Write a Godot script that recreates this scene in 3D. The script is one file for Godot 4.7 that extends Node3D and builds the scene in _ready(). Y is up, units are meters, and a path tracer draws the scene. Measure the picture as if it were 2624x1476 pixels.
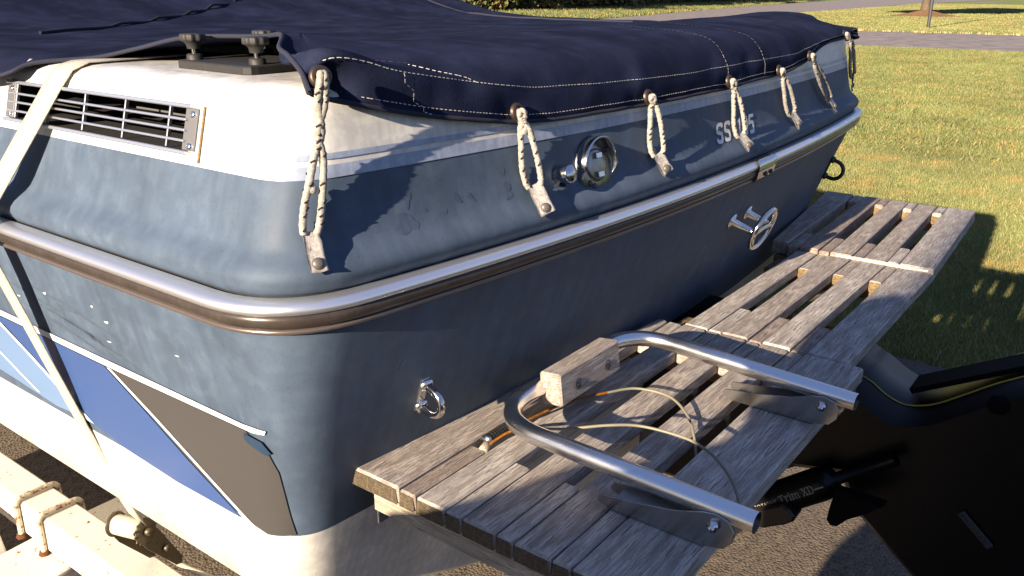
extends Node3D

const PT := 1.02          # height of the swim platform's top above the ground
var M := {}
var rng := RandomNumberGenerator.new()
var taken := {}

# profile of the boat: height above the platform, port side x, transom z at its middle
var LV := [[-0.62, 1.45, -0.91], [-0.40, 0.95, -0.85], [-0.245, 0.62, -0.805], [-0.18, 0.609, -0.783], [-0.092, 0.590, -0.755], [-0.04, 0.580, -0.738], [0.02, 0.569, -0.718], [0.10, 0.552, -0.690], [0.18, 0.537, -0.662], [0.245, 0.523, -0.638],
	[0.281, 0.529, -0.641], [0.288, 0.524, -0.635], [0.296, 0.520, -0.629], [0.304, 0.5205, -0.628], [0.312, 0.525, -0.632], [0.319, 0.532, -0.638], [0.326, 0.540, -0.645], [0.334, 0.546, -0.650], [0.346, 0.551, -0.6545], [0.37, 0.559, -0.659], [0.403, 0.5695, -0.664],
	[0.418, 0.5737, -0.6665], [0.44, 0.580, -0.670], [0.468, 0.5878, -0.6745], [0.480, 0.592, -0.677], [0.488, 0.597, -0.681], [0.495, 0.607, -0.688], [0.499, 0.622, -0.700], [0.500, 0.640, -0.715], [0.4995, 0.87, -0.95], [0.45, 1.1, -1.2]]
const ZL := [-5.7, -5.55, -5.3, -5.0, -4.6, -4.1, -3.6, -3.0, -2.5, -2.0, -1.7, -1.5, -1.367, -1.2, -1.05, -0.913]
const MID := 1.64

func _ready() -> void:
	rng.seed = 7
	camera_and_light()
	materials()
	ground()
	boat()
	trailer()
	cover_and_ropes()
	platform_things()
	background()
	lawn_blades()
	house()
	person()

# ------------------------------------------------------------------ camera, sky, sun
func camera_and_light() -> void:
	var cam := Camera3D.new()
	cam.name = "camera"
	cam.fov = 37.2
	cam.near = 0.02
	cam.far = 2500.0
	add_child(cam)
	var b := Basis(Vector3(0.602870, 0.003889, 0.797830), Vector3(0.260533, 0.944210, -0.201471), Vector3(-0.754103, 0.329322, 0.568222))
	cam.transform = Transform3D(b.orthonormalized(), Vector3(0, 1.62, 0))
	cam.current = true
	var sky_mat := ProceduralSkyMaterial.new()
	sky_mat.sky_top_color = Color(0.37, 0.46, 0.66)
	sky_mat.sky_horizon_color = Color(0.67, 0.74, 0.86)
	sky_mat.sky_curve = 0.14
	sky_mat.ground_bottom_color = Color(0.20, 0.19, 0.15)
	sky_mat.ground_horizon_color = Color(0.45, 0.46, 0.42)
	sky_mat.sky_energy_multiplier = 0.72
	sky_mat.ground_energy_multiplier = 0.5
	sky_mat.sun_angle_max = 12.0
	sky_mat.sun_curve = 0.1
	var sky := Sky.new()
	sky.sky_material = sky_mat
	var env := Environment.new()
	env.background_mode = Environment.BG_SKY
	env.sky = sky
	env.ambient_light_source = Environment.AMBIENT_SOURCE_SKY
	env.tonemap_mode = Environment.TONE_MAPPER_LINEAR
	env.tonemap_exposure = 2.7
	env.sdfgi_enabled = true
	env.ssao_enabled = true
	env.ssil_enabled = true
	var we := WorldEnvironment.new()
	we.name = "environment"
	we.environment = env
	add_child(we)
	var sun := DirectionalLight3D.new()
	sun.name = "sun"
	sun.light_energy = 1.6
	sun.light_color = Color(1.0, 0.925, 0.83)
	sun.light_angular_distance = 0.5
	sun.shadow_enabled = true
	add_child(sun)
	sun.look_at_from_position(Vector3.ZERO, Vector3(1.0, -0.33, -0.02), Vector3.UP)

# ------------------------------------------------------------------ textures and materials
func noise_img(w: int, h: int, freq: float, octaves: int, sd: int, kind := FastNoiseLite.TYPE_SIMPLEX_SMOOTH) -> Image:
	var n := FastNoiseLite.new()
	n.noise_type = kind
	n.frequency = freq
	n.seed = sd
	n.fractal_type = FastNoiseLite.FRACTAL_FBM if octaves > 1 else FastNoiseLite.FRACTAL_NONE
	n.fractal_octaves = octaves
	if kind == FastNoiseLite.TYPE_CELLULAR:
		n.cellular_return_type = FastNoiseLite.RETURN_DISTANCE
	var im := n.get_seamless_image(w, h)
	im.convert(Image.FORMAT_L8)
	return im

func stretch(im: Image, w: int, h: int) -> Image:
	im.resize(w, h, Image.INTERPOLATE_BILINEAR)
	return im

# out = colour for each pixel from up to four grey pictures
func compose(w: int, h: int, ims: Array, fn: Callable) -> ImageTexture:
	var ds := []
	for im in ims:
		ds.append(im.get_data())
	var out := PackedByteArray()
	out.resize(w * h * 3)
	var v := [0.0, 0.0, 0.0, 0.0]
	for i in w * h:
		for k in ds.size():
			v[k] = ds[k][i] / 255.0
		var c: Color = fn.call(v)
		out[i * 3] = clampi(int(c.r * 255.0), 0, 255)
		out[i * 3 + 1] = clampi(int(c.g * 255.0), 0, 255)
		out[i * 3 + 2] = clampi(int(c.b * 255.0), 0, 255)
	return ImageTexture.create_from_image(Image.create_from_data(w, h, false, Image.FORMAT_RGB8, out))

func L(r: float, g: float, b: float) -> Color:
	return Color(r, g, b).linear_to_srgb()

func mat(called: String, c: Color, rough: float, metal := 0.0, tex: Texture2D = null, scale := Vector3.ONE, bump: Texture2D = null, bump_cm := 0.0) -> StandardMaterial3D:
	var m := StandardMaterial3D.new()
	m.resource_name = called
	m.albedo_color = c
	m.roughness = rough
	m.metallic = metal
	m.cull_mode = BaseMaterial3D.CULL_DISABLED
	if tex or bump:
		m.uv1_triplanar = true
		m.uv1_world_triplanar = true
		m.uv1_scale = scale
	if tex:
		m.albedo_texture = tex
	if bump:
		m.heightmap_enabled = true
		m.heightmap_texture = bump
		m.heightmap_scale = bump_cm
	M[called] = m
	return m

func grey(im: Image) -> ImageTexture:
	return ImageTexture.create_from_image(im)

func materials() -> void:
	# weathered wood: long streaks, dark checks, blotches
	var g1 := stretch(noise_img(64, 512, 0.05, 4, 3), 512, 512)
	var g2 := stretch(noise_img(128, 512, 0.09, 3, 11), 512, 512)
	var g3 := noise_img(512, 512, 0.012, 3, 5)
	var g4 := noise_img(512, 512, 0.12, 2, 9)
	var wood := compose(512, 512, [g1, g2, g3, g4], func(v):
		var t: float = 0.68 + 0.20 * v[0] + 0.14 * (v[3] - 0.5)
		t *= 0.80 + 0.34 * v[2]
		var crack: float = smoothstep(0.60, 0.74, v[1]) * smoothstep(0.30, 0.62, v[2])
		t *= 1.0 - 0.38 * crack
		return Color(t, t * (0.955 + 0.03 * v[2]), t * (0.90 + 0.06 * v[2])))
	var wood_h := compose(512, 512, [g1, g2, g3, g4], func(v):
		var t: float = 0.5 * v[0] + 0.3 * v[3] + 0.2 - 0.6 * smoothstep(0.58, 0.72, v[1])
		return Color(t, t, t))
	mat("wood", L(0.66, 0.60, 0.555), 0.85, 0.0, wood, Vector3(1.9, 11, 11), wood_h, 0.09)
	mat("wood_grey", L(0.74, 0.70, 0.665), 0.85, 0.0, wood, Vector3(1.6, 9, 9), wood_h, 0.09)
	mat("wood_brown", L(0.56, 0.48, 0.43), 0.85, 0.0, wood, Vector3(2.2, 12, 12), wood_h, 0.10)
	mat("wood_end", L(0.34, 0.245, 0.12), 0.8, 0.0, wood, Vector3(5, 9, 9), wood_h, 0.08)
	mat("end_grain", L(0.17, 0.135, 0.085), 0.9, 0.0, wood, Vector3(9, 9, 22), wood_h, 0.08)
	mat("hinge_metal", L(0.75, 0.68, 0.55), 0.5, 0.35)
	mat("lip_wood", L(0.66, 0.61, 0.50), 0.75, 0.0, wood, Vector3(8, 9, 1.6), wood_h, 0.06)
	mat("timber", L(0.10, 0.085, 0.07), 0.9, 0.0, wood, Vector3(6, 6, 1.2), wood_h, 0.25)
	# gelcoat
	var a1 := noise_img(512, 512, 0.008, 4, 21)
	var a2 := stretch(noise_img(512, 64, 0.05, 3, 22), 512, 512)
	var a3 := noise_img(512, 512, 0.35, 1, 23)
	var a4 := noise_img(512, 512, 0.03, 3, 24)
	var gel := compose(512, 512, [a1, a2, a3, a4], func(v):
		var t: float = 0.80 + 0.14 * v[0] + 0.10 * (v[1] - 0.5) + 0.05 * (v[3] - 0.5)
		if v[2] > 0.86: t *= 0.86
		var fade: float = smoothstep(0.45, 0.75, v[3]) * 0.06
		return Color(t + fade * 0.9, t + fade * 0.9, t + fade * 0.6))
	var gel_r := compose(512, 512, [a1, a2, a3, a4], func(v):
		var t: float = 0.50 + 0.25 * v[0] + 0.15 * (v[3] - 0.5)
		return Color(t, t, t))
	var blue := mat("gel_blue", L(0.092, 0.130, 0.190), 1.0, 0.0, gel, Vector3(1.6, 1.6, 1.6))
	blue.roughness_texture = gel_r
	blue.metallic_specular = 0.38
	var white := mat("gel_white", L(0.80, 0.775, 0.72), 0.55, 0.0, gel, Vector3(3.1, 3.1, 3.1))
	white.roughness_texture = gel_r
	mat("gel_smudge", L(0.074, 0.106, 0.160), 0.5, 0.0, gel, Vector3(5, 5, 5))
	mat("gel_scuff", L(0.076, 0.108, 0.158), 0.7, 0.0, gel, Vector3(5, 5, 5))
	mat("tape_blue", L(0.40, 0.46, 0.60), 0.35, 0.0, gel, Vector3(4, 4, 4))
	mat("tape_white", L(0.80, 0.80, 0.80), 0.4)
	mat("decal_royal", L(0.045, 0.090, 0.24), 0.3)
	mat("decal_sky", L(0.15, 0.24, 0.40), 0.3)
	mat("decal_grey", L(0.058, 0.055, 0.053), 0.5)
	mat("letter", L(0.62, 0.63, 0.64), 0.45)
	mat("tear", L(0.02, 0.045, 0.085), 0.35)
	# metals
	var s1 := stretch(noise_img(64, 512, 0.2, 2, 31), 512, 512)
	var scr := compose(512, 512, [s1, a1, a4], func(v):
		var t: float = 0.42 + 0.10 * v[0] + 0.4 * v[1]
		return Color(t, t, t))
	var steel := mat("steel", L(0.78, 0.77, 0.75), 0.36, 1.0, null)
	steel.uv1_triplanar = true
	steel.uv1_world_triplanar = true
	steel.uv1_scale = Vector3(3, 8, 3)
	steel.roughness_texture = scr
	mat("bracket_steel", L(0.48, 0.47, 0.45), 0.24, 1.0)
	mat("vent_chrome", L(0.62, 0.64, 0.68), 0.36, 0.85)
	mat("chrome", L(0.66, 0.65, 0.63), 0.14, 1.0)
	mat("chrome_pitted", L(0.42, 0.41, 0.39), 0.30, 1.0, gel, Vector3(14, 14, 14))
	mat("rail_metal", L(0.84, 0.84, 0.85), 0.34, 0.88)
	mat("rail_dark", L(0.060, 0.047, 0.040), 0.32, 0.0, gel, Vector3(5, 5, 5))
	mat("rail_lip", L(0.20, 0.16, 0.14), 0.30, 0.6)
	mat("dull_brass", L(0.085, 0.062, 0.050), 0.45, 0.7)
	mat("dark_steel", L(0.07, 0.068, 0.066), 0.4, 0.9)
	# canvas
	var c1 := noise_img(512, 512, 0.006, 4, 41)
	var c2 := noise_img(512, 512, 0.25, 2, 42)
	var c3 := noise_img(512, 512, 0.02, 4, 43)
	var c4 := noise_img(512, 512, 0.09, 2, 44)
	var canvas := compose(512, 512, [c1, c2, c3, c4], func(v):
		var t: float = 0.62 + 0.30 * v[0] + 0.12 * (v[1] - 0.5) + 0.12 * (v[2] - 0.5)
		var dust: float = smoothstep(0.55, 0.8, v[2]) * 0.05
		if v[3] > 0.90: dust += 0.10
		return Color(t + dust, t + dust, t + dust * 0.8))
	var weave := compose(512, 512, [c2, c3], func(v):
		var t: float = 0.6 * v[0] + 0.4 * v[1]
		return Color(t, t, t))
	var cm := mat("canvas", L(0.028, 0.035, 0.074), 0.92, 0.0, canvas, Vector3(1.5, 1.5, 1.5), weave, 0.03)
	cm.metallic_specular = 0.12
	mat("canvas_hem", L(0.016, 0.018, 0.034), 0.9)
	mat("thread", L(0.62, 0.58, 0.50), 0.9)
	mat("thread_dark", L(0.008, 0.009, 0.014), 0.9)
	# rope and strap
	mat("rope", L(0.70, 0.65, 0.56), 0.95, 0.0, canvas, Vector3(40, 40, 40), weave, 0.08)
	mat("rope_fleck", L(0.015, 0.014, 0.014), 0.95)
	mat("tag", L(0.66, 0.61, 0.57), 0.7, 0.0, canvas, Vector3(25, 25, 25), weave, 0.12)
	mat("button", L(0.13, 0.115, 0.10), 0.45, 0.3)
	var w1 := noise_img(256, 256, 0.06, 3, 51)
	var web := compose(256, 256, [w1], func(v):
		var t: float = 0.70 + 0.3 * v[0]
		return Color(t, t * 0.97, t * 0.90))
	mat("strap", L(0.72, 0.71, 0.66), 0.9, 0.0, web, Vector3(20, 6, 20), grey(noise_img(256, 256, 0.3, 2, 52)), 0.05)
	# plastic, paint, rust
	mat("black_plastic", L(0.030, 0.028, 0.026), 0.6, 0.0, gel, Vector3(10, 10, 10))
	mat("inner_black", L(0.012, 0.011, 0.010), 0.8)
	mat("drive_black", L(0.003, 0.0031, 0.0035), 0.35, 0.0, gel, Vector3(4, 4, 4))
	mat("drive_matte", L(0.003, 0.003, 0.0033), 0.75)
	M.drive_matte.metallic_specular = 0.2
	M.drive_black.metallic_specular = 0.35
	mat("drive_brown", L(0.020, 0.013, 0.008), 0.45, 0.0, gel, Vector3(6, 6, 6))
	mat("pinstripe", L(0.42, 0.33, 0.05), 0.4)
	mat("print_grey", L(0.22, 0.22, 0.20), 0.5)
	mat("plate_grey", L(0.16, 0.16, 0.165), 0.5, 0.4)
	mat("zinc", L(0.035, 0.036, 0.045), 0.6, 0.3)
	var r1 := noise_img(512, 512, 0.02, 4, 61)
	var r2 := noise_img(512, 512, 0.10, 3, 62)
	var paint := compose(512, 512, [r1, r2], func(v):
		var rust: float = smoothstep(0.80, 0.88, v[0] * 0.75 + v[1] * 0.36)
		var t: float = 0.90 + 0.1 * v[1]
		return Color(t, t * 0.985, t * 0.95).lerp(Color(0.50, 0.27, 0.10), rust))
	mat("trailer_paint", L(0.74, 0.72, 0.67), 0.45, 0.0, paint, Vector3(2.3, 2.3, 2.3))
	var rusty := compose(512, 512, [r1, r2], func(v):
		var rust: float = smoothstep(0.58, 0.74, v[0] * 0.7 + v[1] * 0.35)
		return Color(0.80, 0.76, 0.66).lerp(Color(0.40, 0.20, 0.08), rust))
	mat("rusty_paint", L(0.85, 0.85, 0.85), 0.7, 0.0, rusty, Vector3(3, 3, 3))
	mat("rust", L(0.22, 0.085, 0.03), 0.9, 0.0, rusty, Vector3(20, 20, 20))
	mat("ratchet_metal", L(0.16, 0.135, 0.095), 0.5, 0.7, paint, Vector3(12, 12, 12))
	mat("tyre", L(0.02, 0.02, 0.02), 0.85)
	mat("cable_orange", L(0.80, 0.28, 0.02), 0.35, 0.0, grey(stretch(noise_img(512, 32, 0.2, 1, 63), 128, 128)), Vector3(30, 30, 30))
	mat("cable_grey", L(0.20, 0.18, 0.12), 0.45)
	# ground
	var p1 := noise_img(512, 512, 0.06, 1, 71, FastNoiseLite.TYPE_CELLULAR)
	var p2 := noise_img(512, 512, 0.16, 2, 72)
	var p3 := noise_img(512, 512, 0.01, 4, 73)
	var asph := compose(512, 512, [p1, p2, p3], func(v):
		var t: float = 0.40 + 0.5 * v[1] + 0.2 * (v[2] - 0.5)
		t *= 0.65 + 0.5 * (1.0 - v[0])
		return Color(t, t * 0.95, t * 0.87))
	var asph_h := compose(512, 512, [p1, p2, p3], func(v):
		var t: float = 0.65 * (1.0 - v[0]) + 0.35 * v[1]
		return Color(t, t, t))
	mat("asphalt", L(0.43, 0.37, 0.305), 0.9, 0.0, asph, Vector3(3.7, 3.7, 3.7), asph_h, 0.7)
	var road_tex := compose(512, 512, [p2, p3], func(v):
		var t: float = 0.70 + 0.2 * v[0] + 0.25 * (v[1] - 0.5)
		return Color(t, t * 0.98, t * 0.96))
	mat("road", L(0.40, 0.35, 0.325), 0.9, 0.0, road_tex, Vector3(0.22, 0.22, 0.22))
	var q1 := noise_img(512, 512, 0.012, 5, 81)
	var q2 := noise_img(512, 512, 0.2, 3, 82)
	var q3 := noise_img(512, 512, 0.03, 4, 83)
	var turf := compose(512, 512, [q1, q2, q3], func(v):
		var t: float = 0.50 + 0.5 * v[1]
		var dry: float = smoothstep(0.50, 0.75, v[0]) * 0.65 + smoothstep(0.62, 0.72, v[2]) * 0.35
		return Color(0.62 * t, 0.74 * t, 0.30 * t).lerp(Color(0.86 * t, 0.74 * t, 0.42 * t), dry))
	mat("turf", L(0.42, 0.45, 0.33), 0.95, 0.0, turf, Vector3(0.35, 0.35, 0.35), grey(q2), 3.0)
	mat("turf_far", L(0.80, 0.76, 0.50), 0.95, 0.0, turf, Vector3(0.06, 0.06, 0.06))
	mat("mulch", L(0.80, 0.48, 0.26), 0.95, 0.0, asph, Vector3(1.5, 1.5, 1.5), asph_h, 3.0)
	var blade := mat("blade", Color.WHITE, 0.75)
	blade.vertex_color_use_as_albedo = true
	blade.backlight_enabled = true
	blade.backlight = Color(0.35, 0.45, 0.12)
	var leaf := mat("leaf", Color.WHITE, 0.65)
	leaf.vertex_color_use_as_albedo = true
	leaf.backlight_enabled = true
	leaf.backlight = Color(0.30, 0.40, 0.10)
	var bark_t := compose(512, 512, [stretch(noise_img(512, 64, 0.06, 4, 91), 512, 512), p2], func(v):
		var t: float = 0.45 + 0.5 * v[0] + 0.2 * (v[1] - 0.5)
		return Color(t, t * 0.95, t * 0.88))
	mat("bark", L(0.26, 0.21, 0.165), 0.95, 0.0, bark_t, Vector3(1.2, 0.8, 1.2))
	mat("pole_paint", L(0.06, 0.06, 0.06), 0.6, 0.3)
	mat("pole_white", L(0.7, 0.7, 0.7), 0.6)
	mat("skin", L(0.45, 0.28, 0.20), 0.6)
	mat("shirt", L(0.10, 0.12, 0.18), 0.9)
	mat("trousers", L(0.05, 0.06, 0.09), 0.9)
	mat("hair", L(0.03, 0.02, 0.015), 0.7)

# ------------------------------------------------------------------ naming and placing
func P(x: float, y: float, z: float) -> Vector3:
	return Vector3(x, y + PT, z)

func numbered(called: String) -> String:
	var n: int = taken.get(called, 0)
	taken[called] = n + 1
	return called if n == 0 else "%s_%03d" % [called, n]

func tag(o: Node3D, label: String, category := "", group := "", kind := "") -> Node3D:
	if label: o.set_meta("label", label)
	if category: o.set_meta("category", category)
	if group: o.set_meta("group", group)
	if kind: o.set_meta("kind", kind)
	return o

func thing(called: String, label: String, category: String, at := Vector3.ZERO, group := "") -> Node3D:
	var o := Node3D.new()
	o.name = numbered(called)
	add_child(o)
	o.position = at
	tag(o, label, category, group)
	return o

func st_new() -> SurfaceTool:
	var st := SurfaceTool.new()
	st.begin(Mesh.PRIMITIVE_TRIANGLES)
	return st

# commits what st holds (built in world coordinates) as one mesh under parent
func obj(called: String, st: SurfaceTool, m: Material, parent: Node3D = null) -> MeshInstance3D:
	st.generate_normals()
	st.index()
	var mi := MeshInstance3D.new()
	mi.mesh = st.commit()
	mi.material_override = m
	if parent == null:
		mi.name = numbered(called)
		add_child(mi)
	else:
		mi.name = called
		parent.add_child(mi, true)
		var up := Vector3.ZERO
		var p: Node = parent
		while p is Node3D and p != self:
			up += (p as Node3D).position
			p = p.get_parent()
		mi.position = -up
	return mi

func empty_part(called: String, parent: Node3D) -> Node3D:
	var o := Node3D.new()
	o.name = called
	parent.add_child(o, true)
	return o

func struct(called: String, st: SurfaceTool, m: Material) -> MeshInstance3D:
	var o := obj(called, st, m)
	o.set_meta("kind", "structure")
	return o

# ------------------------------------------------------------------ shapes
func tri(st: SurfaceTool, a: Vector3, b: Vector3, c: Vector3) -> void:
	st.add_vertex(a); st.add_vertex(b); st.add_vertex(c)

func quad(st: SurfaceTool, a: Vector3, b: Vector3, c: Vector3, d: Vector3) -> void:
	tri(st, a, b, c); tri(st, a, c, d)

func add_grid(st: SurfaceTool, rows: Array, skip = null) -> void:
	st.set_smooth_group(0)
	for i in rows.size() - 1:
		var a: PackedVector3Array = rows[i]
		var b: PackedVector3Array = rows[i + 1]
		for j in a.size() - 1:
			if skip != null and skip.call(i, j): continue
			quad(st, a[j], a[j + 1], b[j + 1], b[j])

func add_tube(st: SurfaceTool, pts: PackedVector3Array, r: float, n := 10, closed := false, caps := true, bump := 0.0, bump_len := 0.01) -> void:
	st.set_smooth_group(0)
	var rows := []
	var up := Vector3.UP
	var far := 0.0
	var cnt := pts.size()
	for i in cnt:
		var d: Vector3
		if closed: d = (pts[(i + 1) % cnt] - pts[(i - 1 + cnt) % cnt]).normalized()
		else: d = (pts[mini(i + 1, cnt - 1)] - pts[maxi(i - 1, 0)]).normalized()
		if i == 0 and absf(d.dot(up)) > 0.9: up = Vector3.RIGHT
		var s := d.cross(up).normalized()
		up = s.cross(d).normalized()
		if i > 0: far += pts[i].distance_to(pts[i - 1])
		var rr := r * (1.0 + bump * sin(far / bump_len * TAU))
		var row := PackedVector3Array()
		for k in n + 1:
			var t := TAU * (k % n) / n
			row.append(pts[i] + (s * cos(t) + up * sin(t)) * rr)
		rows.append(row)
	if closed: rows.append(rows[0])
	add_grid(st, rows)
	if caps and not closed:
		st.set_smooth_group(-1)
		for e in [0, cnt - 1]:
			for k in n: tri(st, pts[e], rows[e][k], rows[e][k + 1])
		st.set_smooth_group(0)

func line(a: Vector3, b: Vector3) -> PackedVector3Array:
	return PackedVector3Array([a, b])

func smooth_path(c: Array, per := 8) -> PackedVector3Array:
	var out := PackedVector3Array()
	for i in c.size() - 1:
		var p0: Vector3 = c[maxi(i - 1, 0)]
		var p1: Vector3 = c[i]
		var p2: Vector3 = c[i + 1]
		var p3: Vector3 = c[mini(i + 2, c.size() - 1)]
		for k in per:
			out.append(p1.cubic_interpolate(p2, p0, p3, float(k) / per))
	out.append(c[c.size() - 1])
	return out

func round_path(c: Array, r: float, per := 8) -> PackedVector3Array:
	var out := PackedVector3Array([c[0]])
	for i in range(1, c.size() - 1):
		var p: Vector3 = c[i]
		var a := p + ((c[i - 1] as Vector3) - p).limit_length(r)
		var b := p + ((c[i + 1] as Vector3) - p).limit_length(r)
		for k in per + 1:
			var t := float(k) / per
			out.append(a.lerp(p, t).lerp(p.lerp(b, t), t))
	out.append(c[c.size() - 1])
	return out

# a flat polygon in the plane o + x*ax + y*ay, pushed out along an by depth, rims chamfered by bv at both ends
func add_prism(st: SurfaceTool, poly: PackedVector2Array, o: Vector3, ax: Vector3, ay: Vector3, an: Vector3, depth: float, bv := 0.0, back_bevel := true, smooth := false) -> void:
	st.set_smooth_group(0 if smooth else -1)
	var n := poly.size()
	if Geometry2D.is_polygon_clockwise(poly): poly.reverse()
	var inner := PackedVector2Array()
	for i in n:
		var e0 := (poly[i] - poly[(i - 1 + n) % n]).normalized()
		var e1 := (poly[(i + 1) % n] - poly[i]).normalized()
		var m := (Vector2(-e0.y, e0.x) + Vector2(-e1.y, e1.x))
		var k := maxf(0.4, 1.0 + e0.dot(e1))
		inner.append(poly[i] + m / k * bv)
	var rings := []
	if bv > 0.0 and back_bevel:
		rings.append([inner, 0.0]); rings.append([poly, bv])
	else:
		rings.append([poly, 0.0])
	if bv > 0.0:
		rings.append([poly, depth - bv]); rings.append([inner, depth])
	else:
		rings.append([poly, depth])
	var at := func(q: Vector2, h: float) -> Vector3: return o + ax * q.x + ay * q.y + an * h
	for k in rings.size() - 1:
		for i in n:
			var j := (i + 1) % n
			quad(st, at.call(rings[k][0][i], rings[k][1]), at.call(rings[k][0][j], rings[k][1]), at.call(rings[k + 1][0][j], rings[k + 1][1]), at.call(rings[k + 1][0][i], rings[k + 1][1]))
	st.set_smooth_group(-1)
	for e in [0, rings.size() - 1]:
		var f: PackedVector2Array = rings[e][0]
		var idx := Geometry2D.triangulate_polygon(f)
		for i in range(0, idx.size(), 3):
			tri(st, at.call(f[idx[i]], rings[e][1]), at.call(f[idx[i + 1]], rings[e][1]), at.call(f[idx[i + 2]], rings[e][1]))
	st.set_smooth_group(0)

func add_box(st: SurfaceTool, c: Vector3, size: Vector3, b := Basis.IDENTITY, bv := 0.0) -> void:
	var h := size / 2.0
	var q := PackedVector2Array([Vector2(-h.x, -h.y), Vector2(h.x, -h.y), Vector2(h.x, h.y), Vector2(-h.x, h.y)])
	if bv > 0.0:
		q = PackedVector2Array([Vector2(-h.x + bv, -h.y), Vector2(h.x - bv, -h.y), Vector2(h.x, -h.y + bv), Vector2(h.x, h.y - bv), Vector2(h.x - bv, h.y), Vector2(-h.x + bv, h.y), Vector2(-h.x, h.y - bv), Vector2(-h.x, -h.y + bv)])
	add_prism(st, q, c - b.z * h.z, b.x, b.y, b.z, size.z, bv)

# profile: [radius, distance along the axis]
func add_lathe(st: SurfaceTool, prof: Array, o: Vector3, axis: Vector3, n := 20) -> void:
	st.set_smooth_group(0)
	axis = axis.normalized()
	var s := axis.cross(Vector3.UP if absf(axis.y) < 0.9 else Vector3.RIGHT).normalized()
	var u := s.cross(axis)
	var rows := []
	for p in prof:
		var row := PackedVector3Array()
		for k in n + 1:
			var t := TAU * (k % n) / n
			row.append(o + axis * p[1] + (s * cos(t) + u * sin(t)) * p[0])
		rows.append(row)
	add_grid(st, rows)

func add_ring(st: SurfaceTool, o: Vector3, axis: Vector3, R: float, r: float, n := 24, m := 8) -> void:
	axis = axis.normalized()
	var s := axis.cross(Vector3.UP if absf(axis.y) < 0.9 else Vector3.RIGHT).normalized()
	var u := s.cross(axis)
	var pts := PackedVector3Array()
	for k in n:
		pts.append(o + (s * cos(TAU * k / n) + u * sin(TAU * k / n)) * R)
	add_tube(st, pts, r, m, true)

# ------------------------------------------------------------------ the boat's surface
func prof(y: float) -> Vector2:
	for i in LV.size() - 1:
		if LV[i + 1][0] > LV[i][0] and y <= LV[i + 1][0]:
			var t: float = clampf((y - LV[i][0]) / (LV[i + 1][0] - LV[i][0]), 0.0, 1.0)
			return Vector2(lerpf(LV[i][1], LV[i + 1][1], t), lerpf(LV[i][2], LV[i + 1][2], t))
	return Vector2(0.64, -0.715)   # inside the deck

func zbow(x: float, y := 0.3) -> float:
	var d := x - 1.45
	var k := lerpf(0.058, 0.08, smoothstep(0.08, 0.24, y)) if d < 0.0 else 0.055
	return -k * d * d

func corner(y: float) -> float:
	if y > 0.29: return lerpf(0.105, 0.060, smoothstep(0.29, 0.36, y))
	return lerpf(0.062, 0.105, smoothstep(0.13, 0.24, y))

func surf_z(x: float, y: float) -> float:
	var p := prof(y)
	var r := corner(y)
	var xs := 2.0 * MID - p.x
	if x < p.x + r:
		var t := sqrt(maxf(0.0, (x - p.x) / r))
		var zc := p.y + zbow(p.x, y)
		return (1 - t) * (1 - t) * (zc - r) + 2 * t * (1 - t) * zc + t * t * (p.y + zbow(p.x + r, y))
	if x > xs - 0.26:
		var t := sqrt(maxf(0.0, (xs - x) / 0.26))
		var zc := p.y + zbow(xs, y)
		return (1 - t) * (1 - t) * (zc - 0.26) + 2 * t * (1 - t) * zc + t * t * (p.y + zbow(xs - 0.26, y))
	return p.y + zbow(x, y)

func T(x: float, y: float, out := 0.0) -> Vector3:      # a point on the transom
	return P(x, y, surf_z(x, y) + out)

func S(z: float, y: float, out := 0.0) -> Vector3:      # a point on the port side
	return P(prof(y).x - out, y, z)

func TB(x: float, y: float, out := 0.0) -> Vector3:     # the transom carried on past its corners
	return P(x, y, prof(y).y + zbow(x) + out)

func T_normal(x: float, y: float) -> Vector3:
	var a := T(x + 0.01, y) - T(x - 0.01, y)
	var b := T(x, y + 0.01) - T(x, y - 0.01)
	return a.cross(b).normalized()

# port bow -> port side -> transom -> starboard side
func outline(y: float, xp: float, zt: float, out := 0.0) -> PackedVector3Array:
	xp -= out
	zt += out
	var r := corner(y) + out
	var pts := PackedVector3Array()
	var xs := 2.0 * MID - xp
	var zc := zt + zbow(xp, y)
	var first := zc - r
	var k := 0
	for z in ZL:
		pts.append(P(side_x(xp, z), y, minf(z, first - 0.004 * (ZL.size() - k))))
		k += 1
	var n := 12
	for i in n + 1:
		var t := float(i) / n
		pts.append(P(xp + t * t * r, y, (1 - t) * (1 - t) * first + 2 * t * (1 - t) * zc + t * t * (zt + zbow(xp + r, y))))
	var m := 40
	for i in range(1, m):
		var x := lerpf(xp + r, xs - 0.26, float(i) / m)
		pts.append(P(x, y, zt + zbow(x, y)))
	zc = zt + zbow(xs, y)
	for i in n + 1:
		var t := 1.0 - float(i) / n
		pts.append(P(xs - t * t * 0.26, y, (1 - t) * (1 - t) * (zc - 0.26) + 2 * t * (1 - t) * zc + t * t * (zt + zbow(xs - 0.26, y))))
	for i in range(ZL.size() - 2, -1, -1):
		pts.append(P(2.0 * MID - side_x(xp, ZL[i]), y, minf(ZL[i], zc - 0.27)))
	return pts

func side_x(xp: float, z: float) -> float:
	var t := clampf((-2.6 - z) / 3.1, 0.0, 1.0)
	return MID - (MID - xp) * pow(maxf(0.0, 1.0 - pow(t, 2.4)), 0.8)

func loft(a: float, b: float, skip = null) -> SurfaceTool:
	var st := st_new()
	var rows := []
	for l in LV:
		if l[0] > a - 0.0001 and l[0] < b + 0.0001:
			rows.append(outline(l[0], l[1], l[2]))
	add_grid(st, rows, skip)
	return st

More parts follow.
